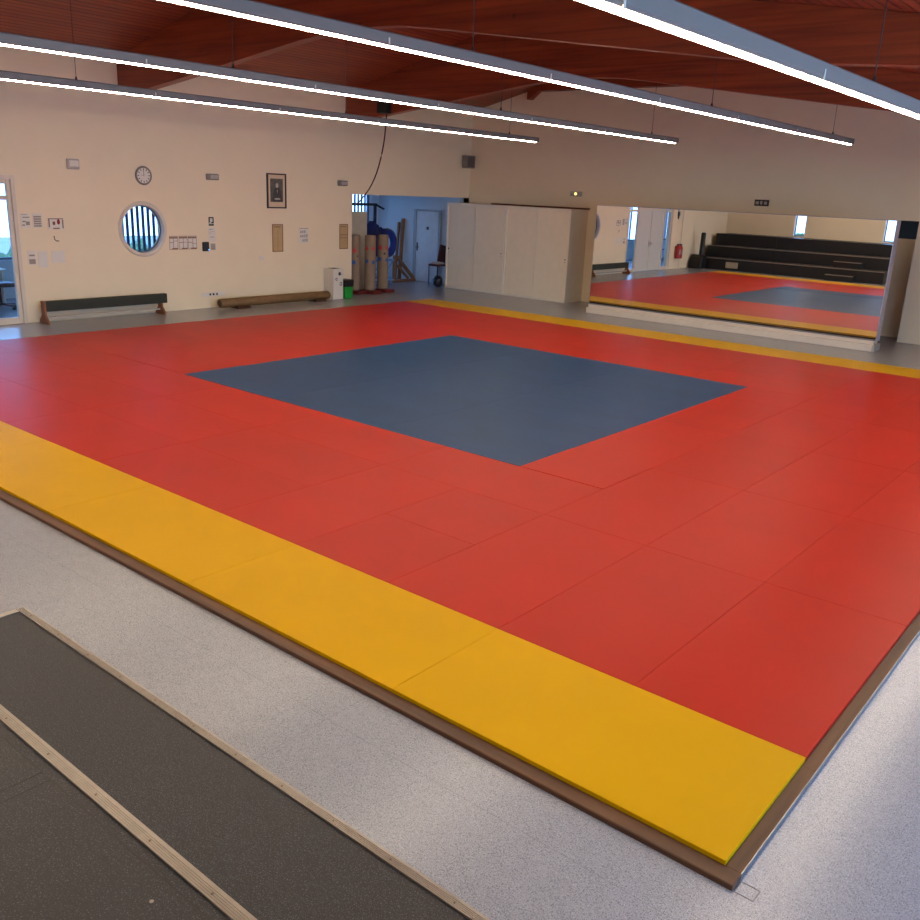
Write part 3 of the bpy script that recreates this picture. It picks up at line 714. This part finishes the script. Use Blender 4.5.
# portrait
t = thing('framed_portrait', (X0, 10.58, 2.2), 'dark-framed grey portrait of a seated person hanging high on the wall', 'picture')
y0, y1, z0, z1 = 10.30, 10.86, 2.19, 2.965
build('frame', yz(MB(), y0, y1, z0, z0+0.03, 0, 0.035).box(X0, X0+0.035, y0, y1, z1-0.03, z1).box(X0, X0+0.035, y0, y0+0.035, z0+0.03, z1-0.03).box(X0, X0+0.035, y1-0.03, y1, z0+0.03, z1-0.03), frame_d, t, bevel=0.004)
build('mount', yz(MB(), y0+0.03, y1-0.03, z0+0.03, z1-0.03, 0, 0.012), mat('mount_card', (214, 190, 158), 0.7), t)
build('photo', yz(MB(), 10.40, 10.77, 2.33, 2.85, 0.012, 0.015), photo_m, t)
build('photo_figure', MB().disc((X0+0.015, 10.60, 2.50), 0.12, 0.002, 'x', 24, 0.16).prism([(10.46, 2.35), (10.76, 2.35), (10.72, 2.50), (10.64, 2.62), (10.56, 2.62), (10.49, 2.5)], 'x', X0+0.015, X0+0.0175), photo_d, t)
build('photo_face', MB().disc((X0+0.018, 10.595, 2.70), 0.04, 0.002, 'x', 18, 0.055).disc((X0+0.018, 10.60, 2.40), 0.09, 0.002, 'x', 16, 0.022).prism([(10.585, 2.60), (10.61, 2.60), (10.60, 2.52)], 'x', X0+0.018, X0+0.02), photo_l, t)
# hanging scrolls / notices
def notice(name, y0, y1, z0, z1, lab, cat, m, marks, grp=None, mm=None, d=0.006):
    t = thing(name, (X0, (y0+y1)/2, z0), lab, cat, grp)
    build('sheet', yz(MB(), y0, y1, z0, z1, 0, d), m, t)
    mb = MB()
    for a, b, c_, e in marks:
        yz(mb, y0+(y1-y0)*a, y0+(y1-y0)*b, z0+(z1-z0)*c_, z0+(z1-z0)*e, d, d+0.001)
    if marks: build('print', mb, mm or ink_m, t)
    return t
def border(w=0.06, h=0.03): return [(0, 1, 0, h), (0, 1, 1-h, 1), (0, w, h, 1-h), (1-w, 1, h, 1-h)]
notice('wall_scroll', 10.44, 10.76, 1.20, 1.83, 'tall tan panel under the left side of the portrait', 'panel', tan_m,
       border(0.07, 0.03) + [(0.2+0.12*k, 0.27+0.12*k, 0.88, 0.93) for k in range(5)] + [(0.5, 0.515, 0.1, 0.8)], mm=tan_d)
notice('wall_scroll', 12.57, 12.86, 1.22, 1.83, 'tall tan panel with a cross band beside the store room opening', 'panel', tan_m,
       border(0.07, 0.03) + [(0.2+0.12*k, 0.27+0.12*k, 0.88, 0.92) for k in range(5)] + [(0.06, 0.94, 0.56, 0.585), (0.06, 0.94, 0.44, 0.46)], mm=tan_d)
mk = [(0, 1, 0.95, 0.99)]
for r_ in range(3):
    for k in range(4):
        if (r_, k) not in ((0, 0), (2, 3)): mk.append((0.12+0.22*k, 0.24+0.22*k, 0.08+0.29*r_, 0.24+0.29*r_+0.02*k))
notice('notice_sheet', 11.26, 11.54, 1.39, 1.74, 'white sheet of dark symbols between the two tan panels', 'notice', paper_m, mk, mm=ink_m)
tb = lambda s: border(0.04, 0.04) + [(0.04, 0.96, 0.82, 0.93), (0.45+0.04*s, 0.5+0.04*s, 0.04, 0.82), (0.04, 0.5, 0.5, 0.54), (0.5, 0.96, 0.62-0.1*s, 0.65-0.1*s), (0.3, 0.96, 0.04, 0.12)]
brn = mat('table_print', (150, 112, 86), 0.8)
for k, (a, b) in enumerate(((7.70, 7.905), (7.93, 8.14), (8.155, 8.37))):
    notice('notice_sheet', a, b, 1.31, 1.59, ('timetable sheet of the row of three nearest the porthole', 'middle timetable sheet of the row of three', 'timetable sheet of the row of three farthest from the porthole')[k], 'notice', paper_m, tb(k), 'timetable sheets', mm=brn)
t = boxy('door_controller', 8.505, 8.665, 1.26, 1.46, 0.05, 'small black control box with a blue light on the wall', 'control box', black_m,
     lambda t: build('blue_light', yz(MB(), 8.63, 8.66, 1.285, 1.30, 0.05, 0.053), blue_led, t))
notice('safety_sign', 8.70, 8.83, 1.80, 1.985, 'small dark green square sign at the top of the notice column', 'sign', sign_g,
       [(0.25, 0.75, 0.45, 0.85), (0, 1, 0.2, 0.27), (0.15, 0.5, 0.30, 0.42)], mm=paper_m)
notice('notice_sheet', 8.69, 8.86, 1.46, 1.77, 'narrow white sheet below the small dark green sign', 'notice', paper_m, [(0.1, 0.6, 0.83, 0.87), (0.3, 0.9, 0.68, 0.7), (0.1, 0.3, 0.58, 0.61), (0.2, 0.8, 0.3, 0.34)])
notice('notice_sheet', 8.73, 8.85, 1.28, 1.42, 'small grey printed square right of the black control box', 'notice', lgrey_m, [(0.1, 0.9, 0.15, 0.35), (0.1, 0.9, 0.5, 0.6), (0.1, 0.9, 0.75, 0.82)])
notice('notice_sheet', 4.62, 4.80, 1.77, 2.03, 'faint printed sheet nearest the glazed doorway, top row', 'notice', paper_m, [(0.1, 0.7, 0.9, 0.94), (0.2, 0.9, 0.7, 0.78), (0.15, 0.5, 0.4, 0.5), (0.5, 0.9, 0.2, 0.45), (0.1, 0.4, 0.15, 0.25)])
notice('notice_sheet', 4.84, 5.02, 1.77, 2.03, 'densely printed grey sheet, second from the glazed doorway', 'notice', paper_m, [(0.1, 0.9, 0.72-0.16*k, 0.84-0.16*k) for k in range(5)])
notice('notice_sheet', 5.12, 5.44, 1.74, 1.95, 'small sheet with a dark red mark, third from the glazed doorway', 'notice', paper_m, [(0.05, 0.95, 0.9, 0.97), (0.05, 0.12, 0.2, 0.9), (0.3, 0.45, 0.4, 0.7), (0.88, 0.95, 0.1, 0.85), (0.3, 0.7, 0.05, 0.15)], mm=tan_d)
solo('red_sticker', MB().disc((X0+0.008, 5.33, 1.88), 0.03, 0.001, 'x', 16, 0.05), redink_m, 'small dark red spot sticker on the third notice from the doorway', 'sticker')
notice('notice_sheet', 4.68, 4.84, 1.10, 1.36, 'sheet with a grey block, low row nearest the glazed doorway', 'notice', paper_m, [(0.15, 0.9, 0.05, 0.4), (0.2, 0.85, 0.6, 0.72)])
notice('notice_sheet', 4.88, 5.06, 1.04, 1.34, 'blank white sheet, middle of the low row by the doorway', 'notice', paper_m, [])
notice('notice_sheet', 5.14, 5.40, 1.12, 1.34, 'pale white sheet, low row farthest from the glazed doorway', 'notice', paper_m, [])
solo('coat_hook', MB().tube([(X0+0.01, 5.22, 1.62), (X0+0.02, 5.22, 1.56), (X0+0.03, 5.25, 1.53), (X0+0.03, 5.30, 1.53)], 0.008, 8), dkgrey_m, 'small curved dark hook under the notice with the red spot', 'hook', smooth=True)
# sockets and switch
t = thing('socket_strip', (X0, 8.76, 0.25), 'white wall socket strip between bench and long padded beam', 'socket')
build('plate', yz(MB(), 8.46, 9.05, 0.27, 0.36, 0, 0.012), paper_m, t, bevel=0.003)
for a in (8.66, 8.75, 8.84): build('socket', MB().disc((X0+0.012, a, 0.315), 0.026, 0.002, 'x', 14), ink_d, t)
boxy('light_switch', 10.06, 10.17, 1.02, 1.12, 0.012, 'small white wall switch plate below the portrait', 'switch', paper_m)
# loudspeaker in the corner
t = thing('wall_speaker', (X0, 17.45, 3.38), 'grey loudspeaker mounted high beside the room corner', 'speaker')
build('cabinet', yz(MB(), 17.26, 17.62, 3.38, 3.72, 0.04, 0.22), grey_m, t, bevel=0.01)
build('grille', yz(MB(), 17.29, 17.59, 3.41, 3.69, 0.22, 0.228), mat('grille', (92, 86, 82), 0.7, noise=0.2, scale=80), t)
build('bracket', yz(MB(), 17.40, 17.48, 3.5, 3.6, 0, 0.04), dkgrey_m, t)
# extinguisher, pipe, small bell beyond the double doors
for ey, lab in ((0.44, 'red fire extinguisher hung on the wall, the one nearer the double door'), (0.22, 'red fire extinguisher hung on the wall, the one nearer the bleachers')):
  t = thing('fire_extinguisher', (XA+0.12, ey, 0.46), lab, 'extinguisher', 'fire extinguishers')
  build('cylinder', MB().lathe((XA+0.12, ey, 0.44), [(0.07, 0), (0.1, 0.02), (0.1, 0.42), (0.07, 0.5), (0.03, 0.53)], 20), redp_m, t, smooth=True)
  build('valve', MB().box(XA+0.09, XA+0.15, ey-0.07, ey+0.07, 0.97, 1.02).tube([(XA+0.12, ey, 0.97), (XA+0.12, ey-0.08, 0.95), (XA+0.16, ey-0.09, 0.8), (XA+0.22, ey-0.05, 0.6)], 0.012, 8), black_m, t)
  build('label_panel', MB().prism([(ey-0.05, 0.6), (ey+0.05, 0.6), (ey+0.05, 0.8), (ey-0.05, 0.8)], 'x', XA+0.219, XA+0.223), lgrey_m, t)
  build('wall_bracket', MB().box(XA, XA+0.03, ey-0.03, ey+0.03, 0.85, 0.93), dkgrey_m, t)
t = thing('wall_bell', (X0, 0.50, 2.2), 'small dark device hanging high above the fire extinguishers', 'device')
build('body', yz(MB(), 0.46, 0.58, 2.12, 2.30, 0, 0.06).prism([(0.48, 2.12), (0.56, 2.12), (0.52, 2.0)], 'x', X0, X0+0.05), dkgrey_m, t, bevel=0.006)
build('stem', yz(MB(), 0.51, 0.53, 2.30, 2.55, 0, 0.02), dkgrey_m, t)
solo('wall_conduit', yz(MB(), 0.03, 0.055, 0.02, 4.4, 0, 0.025), trimw_m, 'thin painted conduit running up the wall beside the extinguishers', 'conduit')

# lights on the mirror wall
t = thing('exit_lamp', (-12.28, YB, 2.75), 'small glowing yellow emergency lamp on the wall above the cabinets', 'emergency light')
build('body', MB().box(-12.45, -12.11, YB-0.06, YB-0.001, 2.745, 2.87), lgrey_m, t, bevel=0.015)
build('lens', MB().disc((-12.27, YB-0.07, 2.81), 0.035, 0.01, 'y', 16), exit_em, t)
t = thing('exit_sign', (-7.2, YB, 2.72), 'small dark sign box with pale marks above the mirror', 'sign')
build('body', MB().box(-7.37, -7.04, YB-0.05, YB-0.001, 2.72, 2.86), ink_d, t, bevel=0.006)
build('marks', MB().box(-7.34, -7.26, YB-0.053, YB-0.05, 2.755, 2.82).box(-7.23, -7.18, YB-0.053, YB-0.05, 2.755, 2.83).box(-7.14, -7.07, YB-0.053, YB-0.05, 2.755, 2.82), lgrey_m, t)

# hoist box and hanging rope
solo('hoist_box', MB().box(-14.72, -14.42, 12.60, 12.775, 4.42, 4.76), black_m, 'small black box fixed to the roof beam above the hanging rope', 'box', bevel=0.01)
pts = [(-14.47, 12.68, 4.42), (-14.50, 12.69, 4.2), (-14.57, 12.72, 3.85), (-14.72, 12.77, 3.45), (-14.95, 12.84, 3.05), (-15.25, 12.92, 2.72), (-15.6, 13.02, 2.48), (-15.86, 13.12, 2.34)]
def spline(p, n=5):
    out = []
    P = [V3(q) for q in p]
    for i in range(len(P)-1):
        p0 = P[max(i-1, 0)]; p1 = P[i]; p2 = P[i+1]; p3 = P[min(i+2, len(P)-1)]
        for k in range(n):
            t_ = k/n
            out.append(0.5*((2*p1)+(-p0+p2)*t_+(2*p0-5*p1+4*p2-p3)*t_*t_+(-p0+3*p1-3*p2+p3)*t_**3))
    out.append(P[-1]); return out
solo('hanging_rope', MB().tube(spline(pts), 0.016, 8), rope_m, 'brown rope hanging in a curve from the roof beam to the store opening', 'rope', smooth=True)

ZS = 0.0
# ------------------------------------------------------------------ things along the clock wall
t = thing('low_bench', (-15.6, 6.15, 0), 'low dark green topped bench on wooden feet under the clock', 'bench')
bt = MB().box(-15.76, -15.66, 4.80, 7.40, 0.225, 0.42)
build('padded_top', bt, bench_g, t, bevel=0.012)
for y, zt in ((4.76, 0.425), (7.24, 0.224)):
    build('leg', MB().prism([(-15.78, zt), (-15.64, zt), (-15.64, 0.16), (-15.54, 0.05), (-15.54, 0), (-15.88, 0), (-15.88, 0.05), (-15.78, 0.16)], 'y', y, y+0.04), wood_o, t, bevel=0.006)
build('stretcher', MB().box(-15.73, -15.69, 4.80, 7.24, 0.09, 0.12), lgrey_m, t)
t = thing('padded_beam', (-15.6, 10.3, 0), 'long brown leather-covered beam lying on the floor under the portrait', 'balance beam')
build('beam', MB().tube([(-15.6, 8.66, 0.13), (-15.6, 8.68, 0.13), (-15.6, 11.84, 0.13), (-15.6, 11.88, 0.13)], [0.085, 0.1, 0.1, 0.085], 14), leather, t, smooth=True)
for y in (9.05, 11.35): build('foot', MB().prism([(-15.78, 0), (-15.42, 0), (-15.5, 0.06), (-15.7, 0.06)], 'y', y, y+0.35), leather_d, t, bevel=0.006)
build('end_cap', MB().disc((-15.6, 8.655, 0.13), 0.075, 0.006, 'y', 16), leather_d, t)
# recycling box, green bin
t = thing('recycling_box', (-15.72, 12.24, 0), 'white cardboard recycling box with black marks against the wall', 'box')
bx0, bx1, by0, by1, bh = -15.93, -15.58, 12.03, 12.36, 0.75
build('body', MB().box(bx0, bx1, by0, by1, 0.0, bh), white_m, t, bevel=0.004)
build('opening', MB().box(bx0+0.06, bx1-0.06, by0+0.06, by1-0.06, bh, bh+0.003), dkgrey_m, t)
mk = MB()
def arrows(cy_, cz_, s):
    for k in range(3):
        a = 2*math.pi*k/3+0.3
        p0 = V3((bx1+0.003, cy_+s*math.cos(a), cz_+s*math.sin(a))); p1 = V3((bx1+0.003, cy_+s*math.cos(a+1.5), cz_+s*math.sin(a+1.5)))
        mk.bar(p0, p1, 0.004, s*0.5)
arrows(12.13, 0.50, 0.035); arrows(12.28, 0.38, 0.045)
mk.box(bx1, bx1+0.002, 12.23, 12.35, 0.60, 0.605); mk.disc((bx1, 12.24, 0.63), 0.045, 0.002, 'x', 12)
build('symbols', mk, dkgrey_m, t)
t = thing('waste_bin', (-15.7, 12.66, 0), 'small green waste bin with a black liner beside the recycling box', 'bin')
def taper(x, y, w, d, z0, z1, k):
    m = MB(); v = []
    for z, s in ((z0, k), (z1, 1)):
        v.append([m.bm.verts.new((x+a*w/2*s, y+b*d/2*s, z)) for a, b in ((-1,-1),(1,-1),(1,1),(-1,1))])
    m.bm.faces.new(v[0][::-1]); m.bm.faces.new(v[1])
    for i in range(4): m.bm.faces.new((v[0][i], v[0][(i+1)%4], v[1][(i+1)%4], v[1][i]))
    return m
build('tub', taper(-15.70, 12.545, 0.3, 0.28, 0, 0.30, 0.88), green_m, t, bevel=0.015)
build('liner', taper(-15.70, 12.545, 0.33, 0.31, 0.29, 0.47, 0.95), black_m, t, bevel=0.02)

# ------------------------------------------------------------------ store room contents
def dummy(x, y, lab, spots):
    t = thing('training_dummy', (x, y, 0), lab, 'training dummy', 'brown training cylinders')
    build('base', MB().box(x-0.2, x+0.3, y-0.172, y+0.172, 0, 0.085), dred_m, t, bevel=0.008)
    build('column', MB().lathe((x, y, 0.085), [(0.12, 0), (0.15, 0.03), (0.15, 1.40), (0.135, 1.43)], 28), kraft_m, t, smooth=True)
    for a, z, r, m in spots:
        dirv = V3((math.cos(a), math.sin(a), 0)); 
        mb = MB(); c0 = V3((x, y, z)); n = 16; vs = []
        cen = mb.bm.verts.new(c0 + dirv*0.153)
        for k in range(n):
            u = r*math.cos(2*math.pi*k/n); w = r*math.sin(2*math.pi*k/n); aa = a+u/0.15
            vs.append(mb.bm.verts.new(c0 + V3((math.cos(aa)*0.1525, math.sin(aa)*0.1525, w))))
        for k in range(n): mb.bm.faces.new((cen, vs[k], vs[(k+1)%n]))
        build('target_spot', mb, m, t)
A0 = math.radians(-45)
dummy(-16.32, 13.46, 'leftmost brown training cylinder on a dark red base in the store opening', [(A0, 1.12, 0.055, spot_r), (A0-0.1, 0.82, 0.055, spot_b), (A0+0.5, 0.98, 0.02, black_m)])
dummy(-16.10, 13.82, 'middle brown training cylinder on a dark red base in the store opening', [(A0-0.6, 1.18, 0.045, spot_r), (A0+0.6, 1.18, 0.045, spot_r), (A0-0.6, 0.85, 0.05, spot_b), (A0+0.6, 0.83, 0.05, spot_b)])
dummy(-16.22, 14.42, 'rightmost brown training cylinder on a dark red base in the store opening', [(A0-0.5, 1.18, 0.06, spot_r), (A0+0.7, 1.18, 0.045, spot_r), (A0-0.6, 0.88, 0.06, spot_b), (A0+0.75, 0.86, 0.05, spot_b), (A0+0.3, 1.03, 0.03, black_m)])
solo('tall_panel', MB().box(-16.95, -16.9, 13.05, 14.48, 0, 2.08), mat('panel_beige', (196, 180, 156), 0.6), 'tall beige panel standing behind the brown training cylinders', 'panel', bevel=0.004)
solo('foam_wedge', MB().prism([(14.02, 0), (14.235, 0), (14.235, 0.62), (14.18, 0.85), (14.10, 1.0), (14.02, 0.95)], 'x', -16.40, -16.34), kraft_l, 'cut beige foam piece standing between two training cylinders', 'foam piece', bevel=0.008)
t = thing('metal_rack', (-17.6, 15.1, 0), 'dark metal rack with a cross bar inside the store room', 'rack')
build('post', MB().box(-17.64, -17.58, 15.46, 15.53, 0.05, 2.27), rack_m, t)
build('crossbar', MB().box(-17.64, -17.56, 13.3, 15.53, 2.22, 2.29), rack_m, t)
build('arm', MB().bar((-17.6, 15.5, 2.26), (-17.35, 15.6, 2.14), 0.06, 0.05), rack_m, t)
build('foot', MB().box(-17.9, -17.2, 15.45, 15.54, 0, 0.05), rack_m, t)
t = thing('blue_kit_bag', (-17.2, 15.05, 1.0), 'dark blue bundle of kit hanging from the metal rack', 'bag')
build('bundle', MB().blob((-17.2, 15.0, 1.55), (0.2, 0.20, 0.28), 3, 0.2).blob((-17.15, 15.25, 1.45), (0.2, 0.18, 0.2), 9, 0.2).blob((-17.25, 15.05, 1.12), (0.18, 0.18, 0.4), 5, 0.15), navy_m, t, smooth=True)
build('strap', MB().tube([(-17.25, 15.1, 1.6), (-17.4, 15.3, 1.95), (-17.6, 15.44, 2.2)], 0.015, 8), navy_m, t)
t = thing('blue_ring_bag', (-17.3, 15.75, 0.8), 'curled blue padded ring hanging beside the grey hose coil', 'padded ring')
build('padding', MB().ring((-17.3, 15.72, 1.2), 0.24, 0.10, 'x', 28, 10, 1.15), blueb_m, t, smooth=True)
t = thing('hose_coil', (-17.45, 16.0, 0.9), 'grey coil of hose hanging in the store room', 'hose')
for k, (dy, dr) in enumerate(((0, 0), (0.03, 0.02), (-0.02, 0.035))):
    build('loop', MB().ring((-17.50-0.045*k, 16.0+dy, 1.18), 0.27+dr, 0.028, 'x', 36, 8, 1.3), hose_m, t, smooth=True)
t = thing('blue_trolley', (-17.35, 15.7, 0), 'light blue folding metal trolley behind the training cylinders', 'trolley')
tm = MB()
for x in (-17.5, -17.2):
    tm.tube([(x, 15.25, 0.05), (x, 15.85, 0.70)], 0.02, 8); tm.tube([(x, 15.85, 0.05), (x, 15.25, 0.70)], 0.02, 8)
for y, z in ((15.25, 0.7), (15.85, 0.7), (15.25, 0.06), (15.85, 0.06), (15.55, 0.42)): tm.tube([(-17.5, y, z), (-17.2, y, z)], 0.018, 8)
build('frame', tm, lblue_m, t, smooth=True)
build('shelf', MB().box(-17.52, -17.18, 15.22, 15.9, 0.14, 0.17), lblue_m, t)
build('shelf', MB().box(-17.52, -17.18, 15.22, 15.9, 0.71, 0.74), lblue_m, t)
t = thing('wooden_trestle', (-17.75, 16.7, 0), 'triangular wooden trestle frame on the store room floor', 'trestle')
build('sill', MB().box(-17.80, -17.72, 16.05, 17.42, 0, 0.08), plank_x, t, bevel=0.004)
build('upright', MB().box(-17.80, -17.72, 16.46, 16.56, 0.08, 0.80), plank_m, t, bevel=0.004)
build('diagonal', MB().bar((-17.76, 16.58, 0.78), (-17.76, 17.36, 0.09), 0.09, 0.07), plank_m, t)
build('diagonal', MB().bar((-17.70, 16.56, 0.50), (-17.70, 17.05, 0.10), 0.06, 0.06), plank_m, t)
for x, y, w, h, lab in ((-18.36, 17.28, 0.12, 1.84, 'taller upright wooden plank leaning on the store room end wall'), (-18.56, 17.30, 0.07, 1.72, 'thinner upright wooden plank leaning on the store room end wall')):
    solo('leaning_plank', MB().bar((x, y+0.08, 0.005), (x, y+0.21, h), w, 0.05), plank_m, lab, 'plank', 'planks leaning in the store')
# chair with papers and bag
t = thing('store_chair', (-16.33, 16.75, 0), 'dark chair with blue metal legs beside the white cabinets', 'chair')
cx, cy_ = -16.36, 16.62
sx0, sx1, sy0, sy1 = -16.46, -16.12, 16.60, 16.98
for (x, y, zt) in ((sx0, sy0, 0.60), (sx1, sy0, 0.60), (sx0, sy1, 0.60), (sx1, sy1, 0.60)):
    build('leg', MB().tube([(x, y, 0), (x, y, zt)], 0.014, 8), chairl, t, smooth=True)
build('seat', MB().box(sx0-0.02, sx1+0.02, sy0-0.02, sy1+0.02, 0.60, 0.66), chairm, t, bevel=0.015)
build('backrest', MB().bar((( sx0+sx1)/2, sy1-0.02, 0.70), ((sx0+sx1)/2, sy1+0.08, 1.18), 0.40, 0.04), chairm, t, bevel=0.015)
for x in (sx0, sx1): build('back_post', MB().tube([(x, sy1, 0.6), (x, sy1+0.085, 1.1)], 0.014, 8), chairl, t, smooth=True)
m = MB()
for k in range(4): m.obox((-16.29, 16.78, 0.667+0.012*k), (0.28, 0.24, 0.010), Matrix.Rotation(0.15*k, 3, 'Z'))
solo('paper_pile', m, lgrey_m, 'small pile of pale papers on the dark chair seat', 'papers')
t = thing('black_bag', (-16.33, 16.35, 0), 'black bag on the floor under the dark chair', 'bag')
build('body', MB().blob((-16.24, 16.76, 0.17), (0.14, 0.15, 0.17), 4, 0.1), black_m, t, smooth=True)
build('patch', MB().blob((-16.34, 16.63, 0.16), (0.05, 0.03, 0.08), 2, 0.05, 2), lblue_m, t, smooth=True)

# ------------------------------------------------------------------ office contents
t = thing('office_chair', (-17.3, 4.75, 0), 'dark swivel office chair seen through the glazed sidelight', 'chair')
ox, oy = -18.0, 5.0
build('seat', MB().box(ox-0.25, ox+0.25, oy-0.25, oy+0.25, 0.46, 0.55), dkgrey_m, t, bevel=0.03, segs=3)
build('backrest', MB().box(ox-0.24, ox+0.22, oy-0.32, oy-0.25, 0.62, 1.15), dkgrey_m, t, bevel=0.03, segs=3)
build('back_arm', MB().box(ox-0.04, ox+0.04, oy-0.30, oy-0.1, 0.42, 0.46).box(ox-0.04, ox+0.04, oy-0.34, oy-0.30, 0.42, 0.8), black_m, t)
build('gas_lift', MB().tube([(ox, oy, 0.1), (ox, oy, 0.46)], 0.03, 10), black_m, t)
for k in range(5):
    a = 2*math.pi*k/5+0.5
    lg = build('leg', MB().bar((ox, oy, 0.11), (ox+0.3*math.cos(a), oy+0.3*math.sin(a), 0.08), 0.05, 0.035), black_m, t)
    build('caster', MB().tube([(ox+0.3*math.cos(a)-0.025, oy+0.3*math.sin(a), 0.03), (ox+0.3*math.cos(a)+0.025, oy+0.3*math.sin(a), 0.03)], 0.03, 12), black_m, lg)
t = thing('office_desk', (-18.7, 4.0, 0), 'pale office desk behind the swivel chair', 'desk')
build('desktop', MB().box(-19.3, -18.5, 2.6, 5.4, 0.72, 0.75), white_m, t, bevel=0.004)
for y in (2.65, 5.3): build('leg', MB().box(-19.28, -18.52, y, y+0.04, 0, 0.72), white_m, t)
t = thing('desk_monitor', (-18.9, 4.6, 0.75), 'dark computer monitor on the office desk', 'monitor')
build('screen', MB().box(-18.93, -18.89, 4.3, 4.85, 0.87, 1.2), black_m, t, bevel=0.005)
build('stand', MB().box(-19.0, -18.8, 4.48, 4.68, 0.752, 0.765).box(-18.93, -18.90, 4.55, 4.61, 0.765, 0.9), black_m, t)
t = thing('office_shelf', (-18.45, -3.3, 0), 'dark blue shelving unit inside the office', 'shelving')
for z in (0.05, 0.5, 0.95): build('shelf', MB().box(-18.6, -18.3, -4.0, -2.6, z, z+0.03), rack_m, t)
for y in (-4.0, -2.569): build('side', MB().box(-18.6, -18.3, y-0.031, y-0.001, 0, 1.0), rack_m, t)

# ------------------------------------------------------------------ daylight
w = bpy.data.worlds.new('sky'); sc.world = w; w.use_nodes = True
N = w.node_tree.nodes; L = w.node_tree.links
bg = N['Background']; tcw = N.new('ShaderNodeTexCoord'); sx = N.new('ShaderNodeSeparateXYZ'); rp = N.new('ShaderNodeValToRGB')
L.new(tcw.outputs['Generated'], sx.inputs[0]); L.new(sx.outputs['Z'], rp.inputs[0])
e = rp.color_ramp.elements; e[0].position = 0.0; e[0].color = (0.44, 0.66, 0.98, 1); e[1].position = 0.7; e[1].color = (0.26, 0.50, 1.0, 1)
L.new(rp.outputs[0], bg.inputs[0]); bg.inputs[1].default_value = 11
def portal(loc, rot, sx_, sy_):
    l = bpy.data.lights.new('window_daylight_portal', 'AREA'); l.shape = 'RECTANGLE'; l.size = sx_; l.size_y = sy_
    l.cycles.is_portal = True
    o = bpy.data.objects.new('window_daylight_portal', l); link(o); o.location = loc; o.rotation_euler = rot
for a, b in WINR: portal((XR+T+0.02, (a+b)/2, 1.6), (0, math.radians(90), 0), 3.0, b-a)
for a, b in WINX: portal(((a+b)/2, YBACK-T-0.02, 2.37), (math.radians(90), 0, 0), b-a, 1.85)
for a, b in OW + [SW]: portal((XF-T-0.02, (a+b)/2, 1.82), (0, math.radians(-90), 0), 1.95, b-a)

# ------------------------------------------------------------------ camera
cd = bpy.data.cameras.new('camera'); cam = bpy.data.objects.new('camera', cd); link(cam)
f, yaw, pitch, roll = 885.466, 2.24983166, 0.296656366, 0.0442403532
F = V3((math.cos(pitch)*math.cos(yaw), math.cos(pitch)*math.sin(yaw), -math.sin(pitch)))
R = F.cross(V3((0, 0, 1))).normalized(); U = R.cross(F)
c_, s_ = math.cos(roll), math.sin(roll)
R2 = R*c_ + U*s_; U2 = -R*s_ + U*c_
M = Matrix((R2, U2, -F)).transposed().to_4x4(); M.translation = V3((1.03802485, -3.23957342, 2.72981284+0.05))
cam.matrix_world = M
cd.sensor_fit = 'HORIZONTAL'; cd.sensor_width = 36; cd.lens = f/920*36; cd.clip_start = 0.05; cd.clip_end = 200
sc.camera = cam
sc.view_settings.view_transform = 'Standard'; sc.view_settings.look = 'None'; sc.view_settings.gamma = 1
sc.view_settings.exposure = 0.0; sc.view_settings.use_curve_mapping = False
sc.cycles.use_denoising = True
sc.cycles.max_bounces = 10; sc.cycles.diffuse_bounces = 5; sc.cycles.glossy_bounces = 5; sc.cycles.transparent_max_bounces = 16
sc.cycles.sample_clamp_indirect = 6
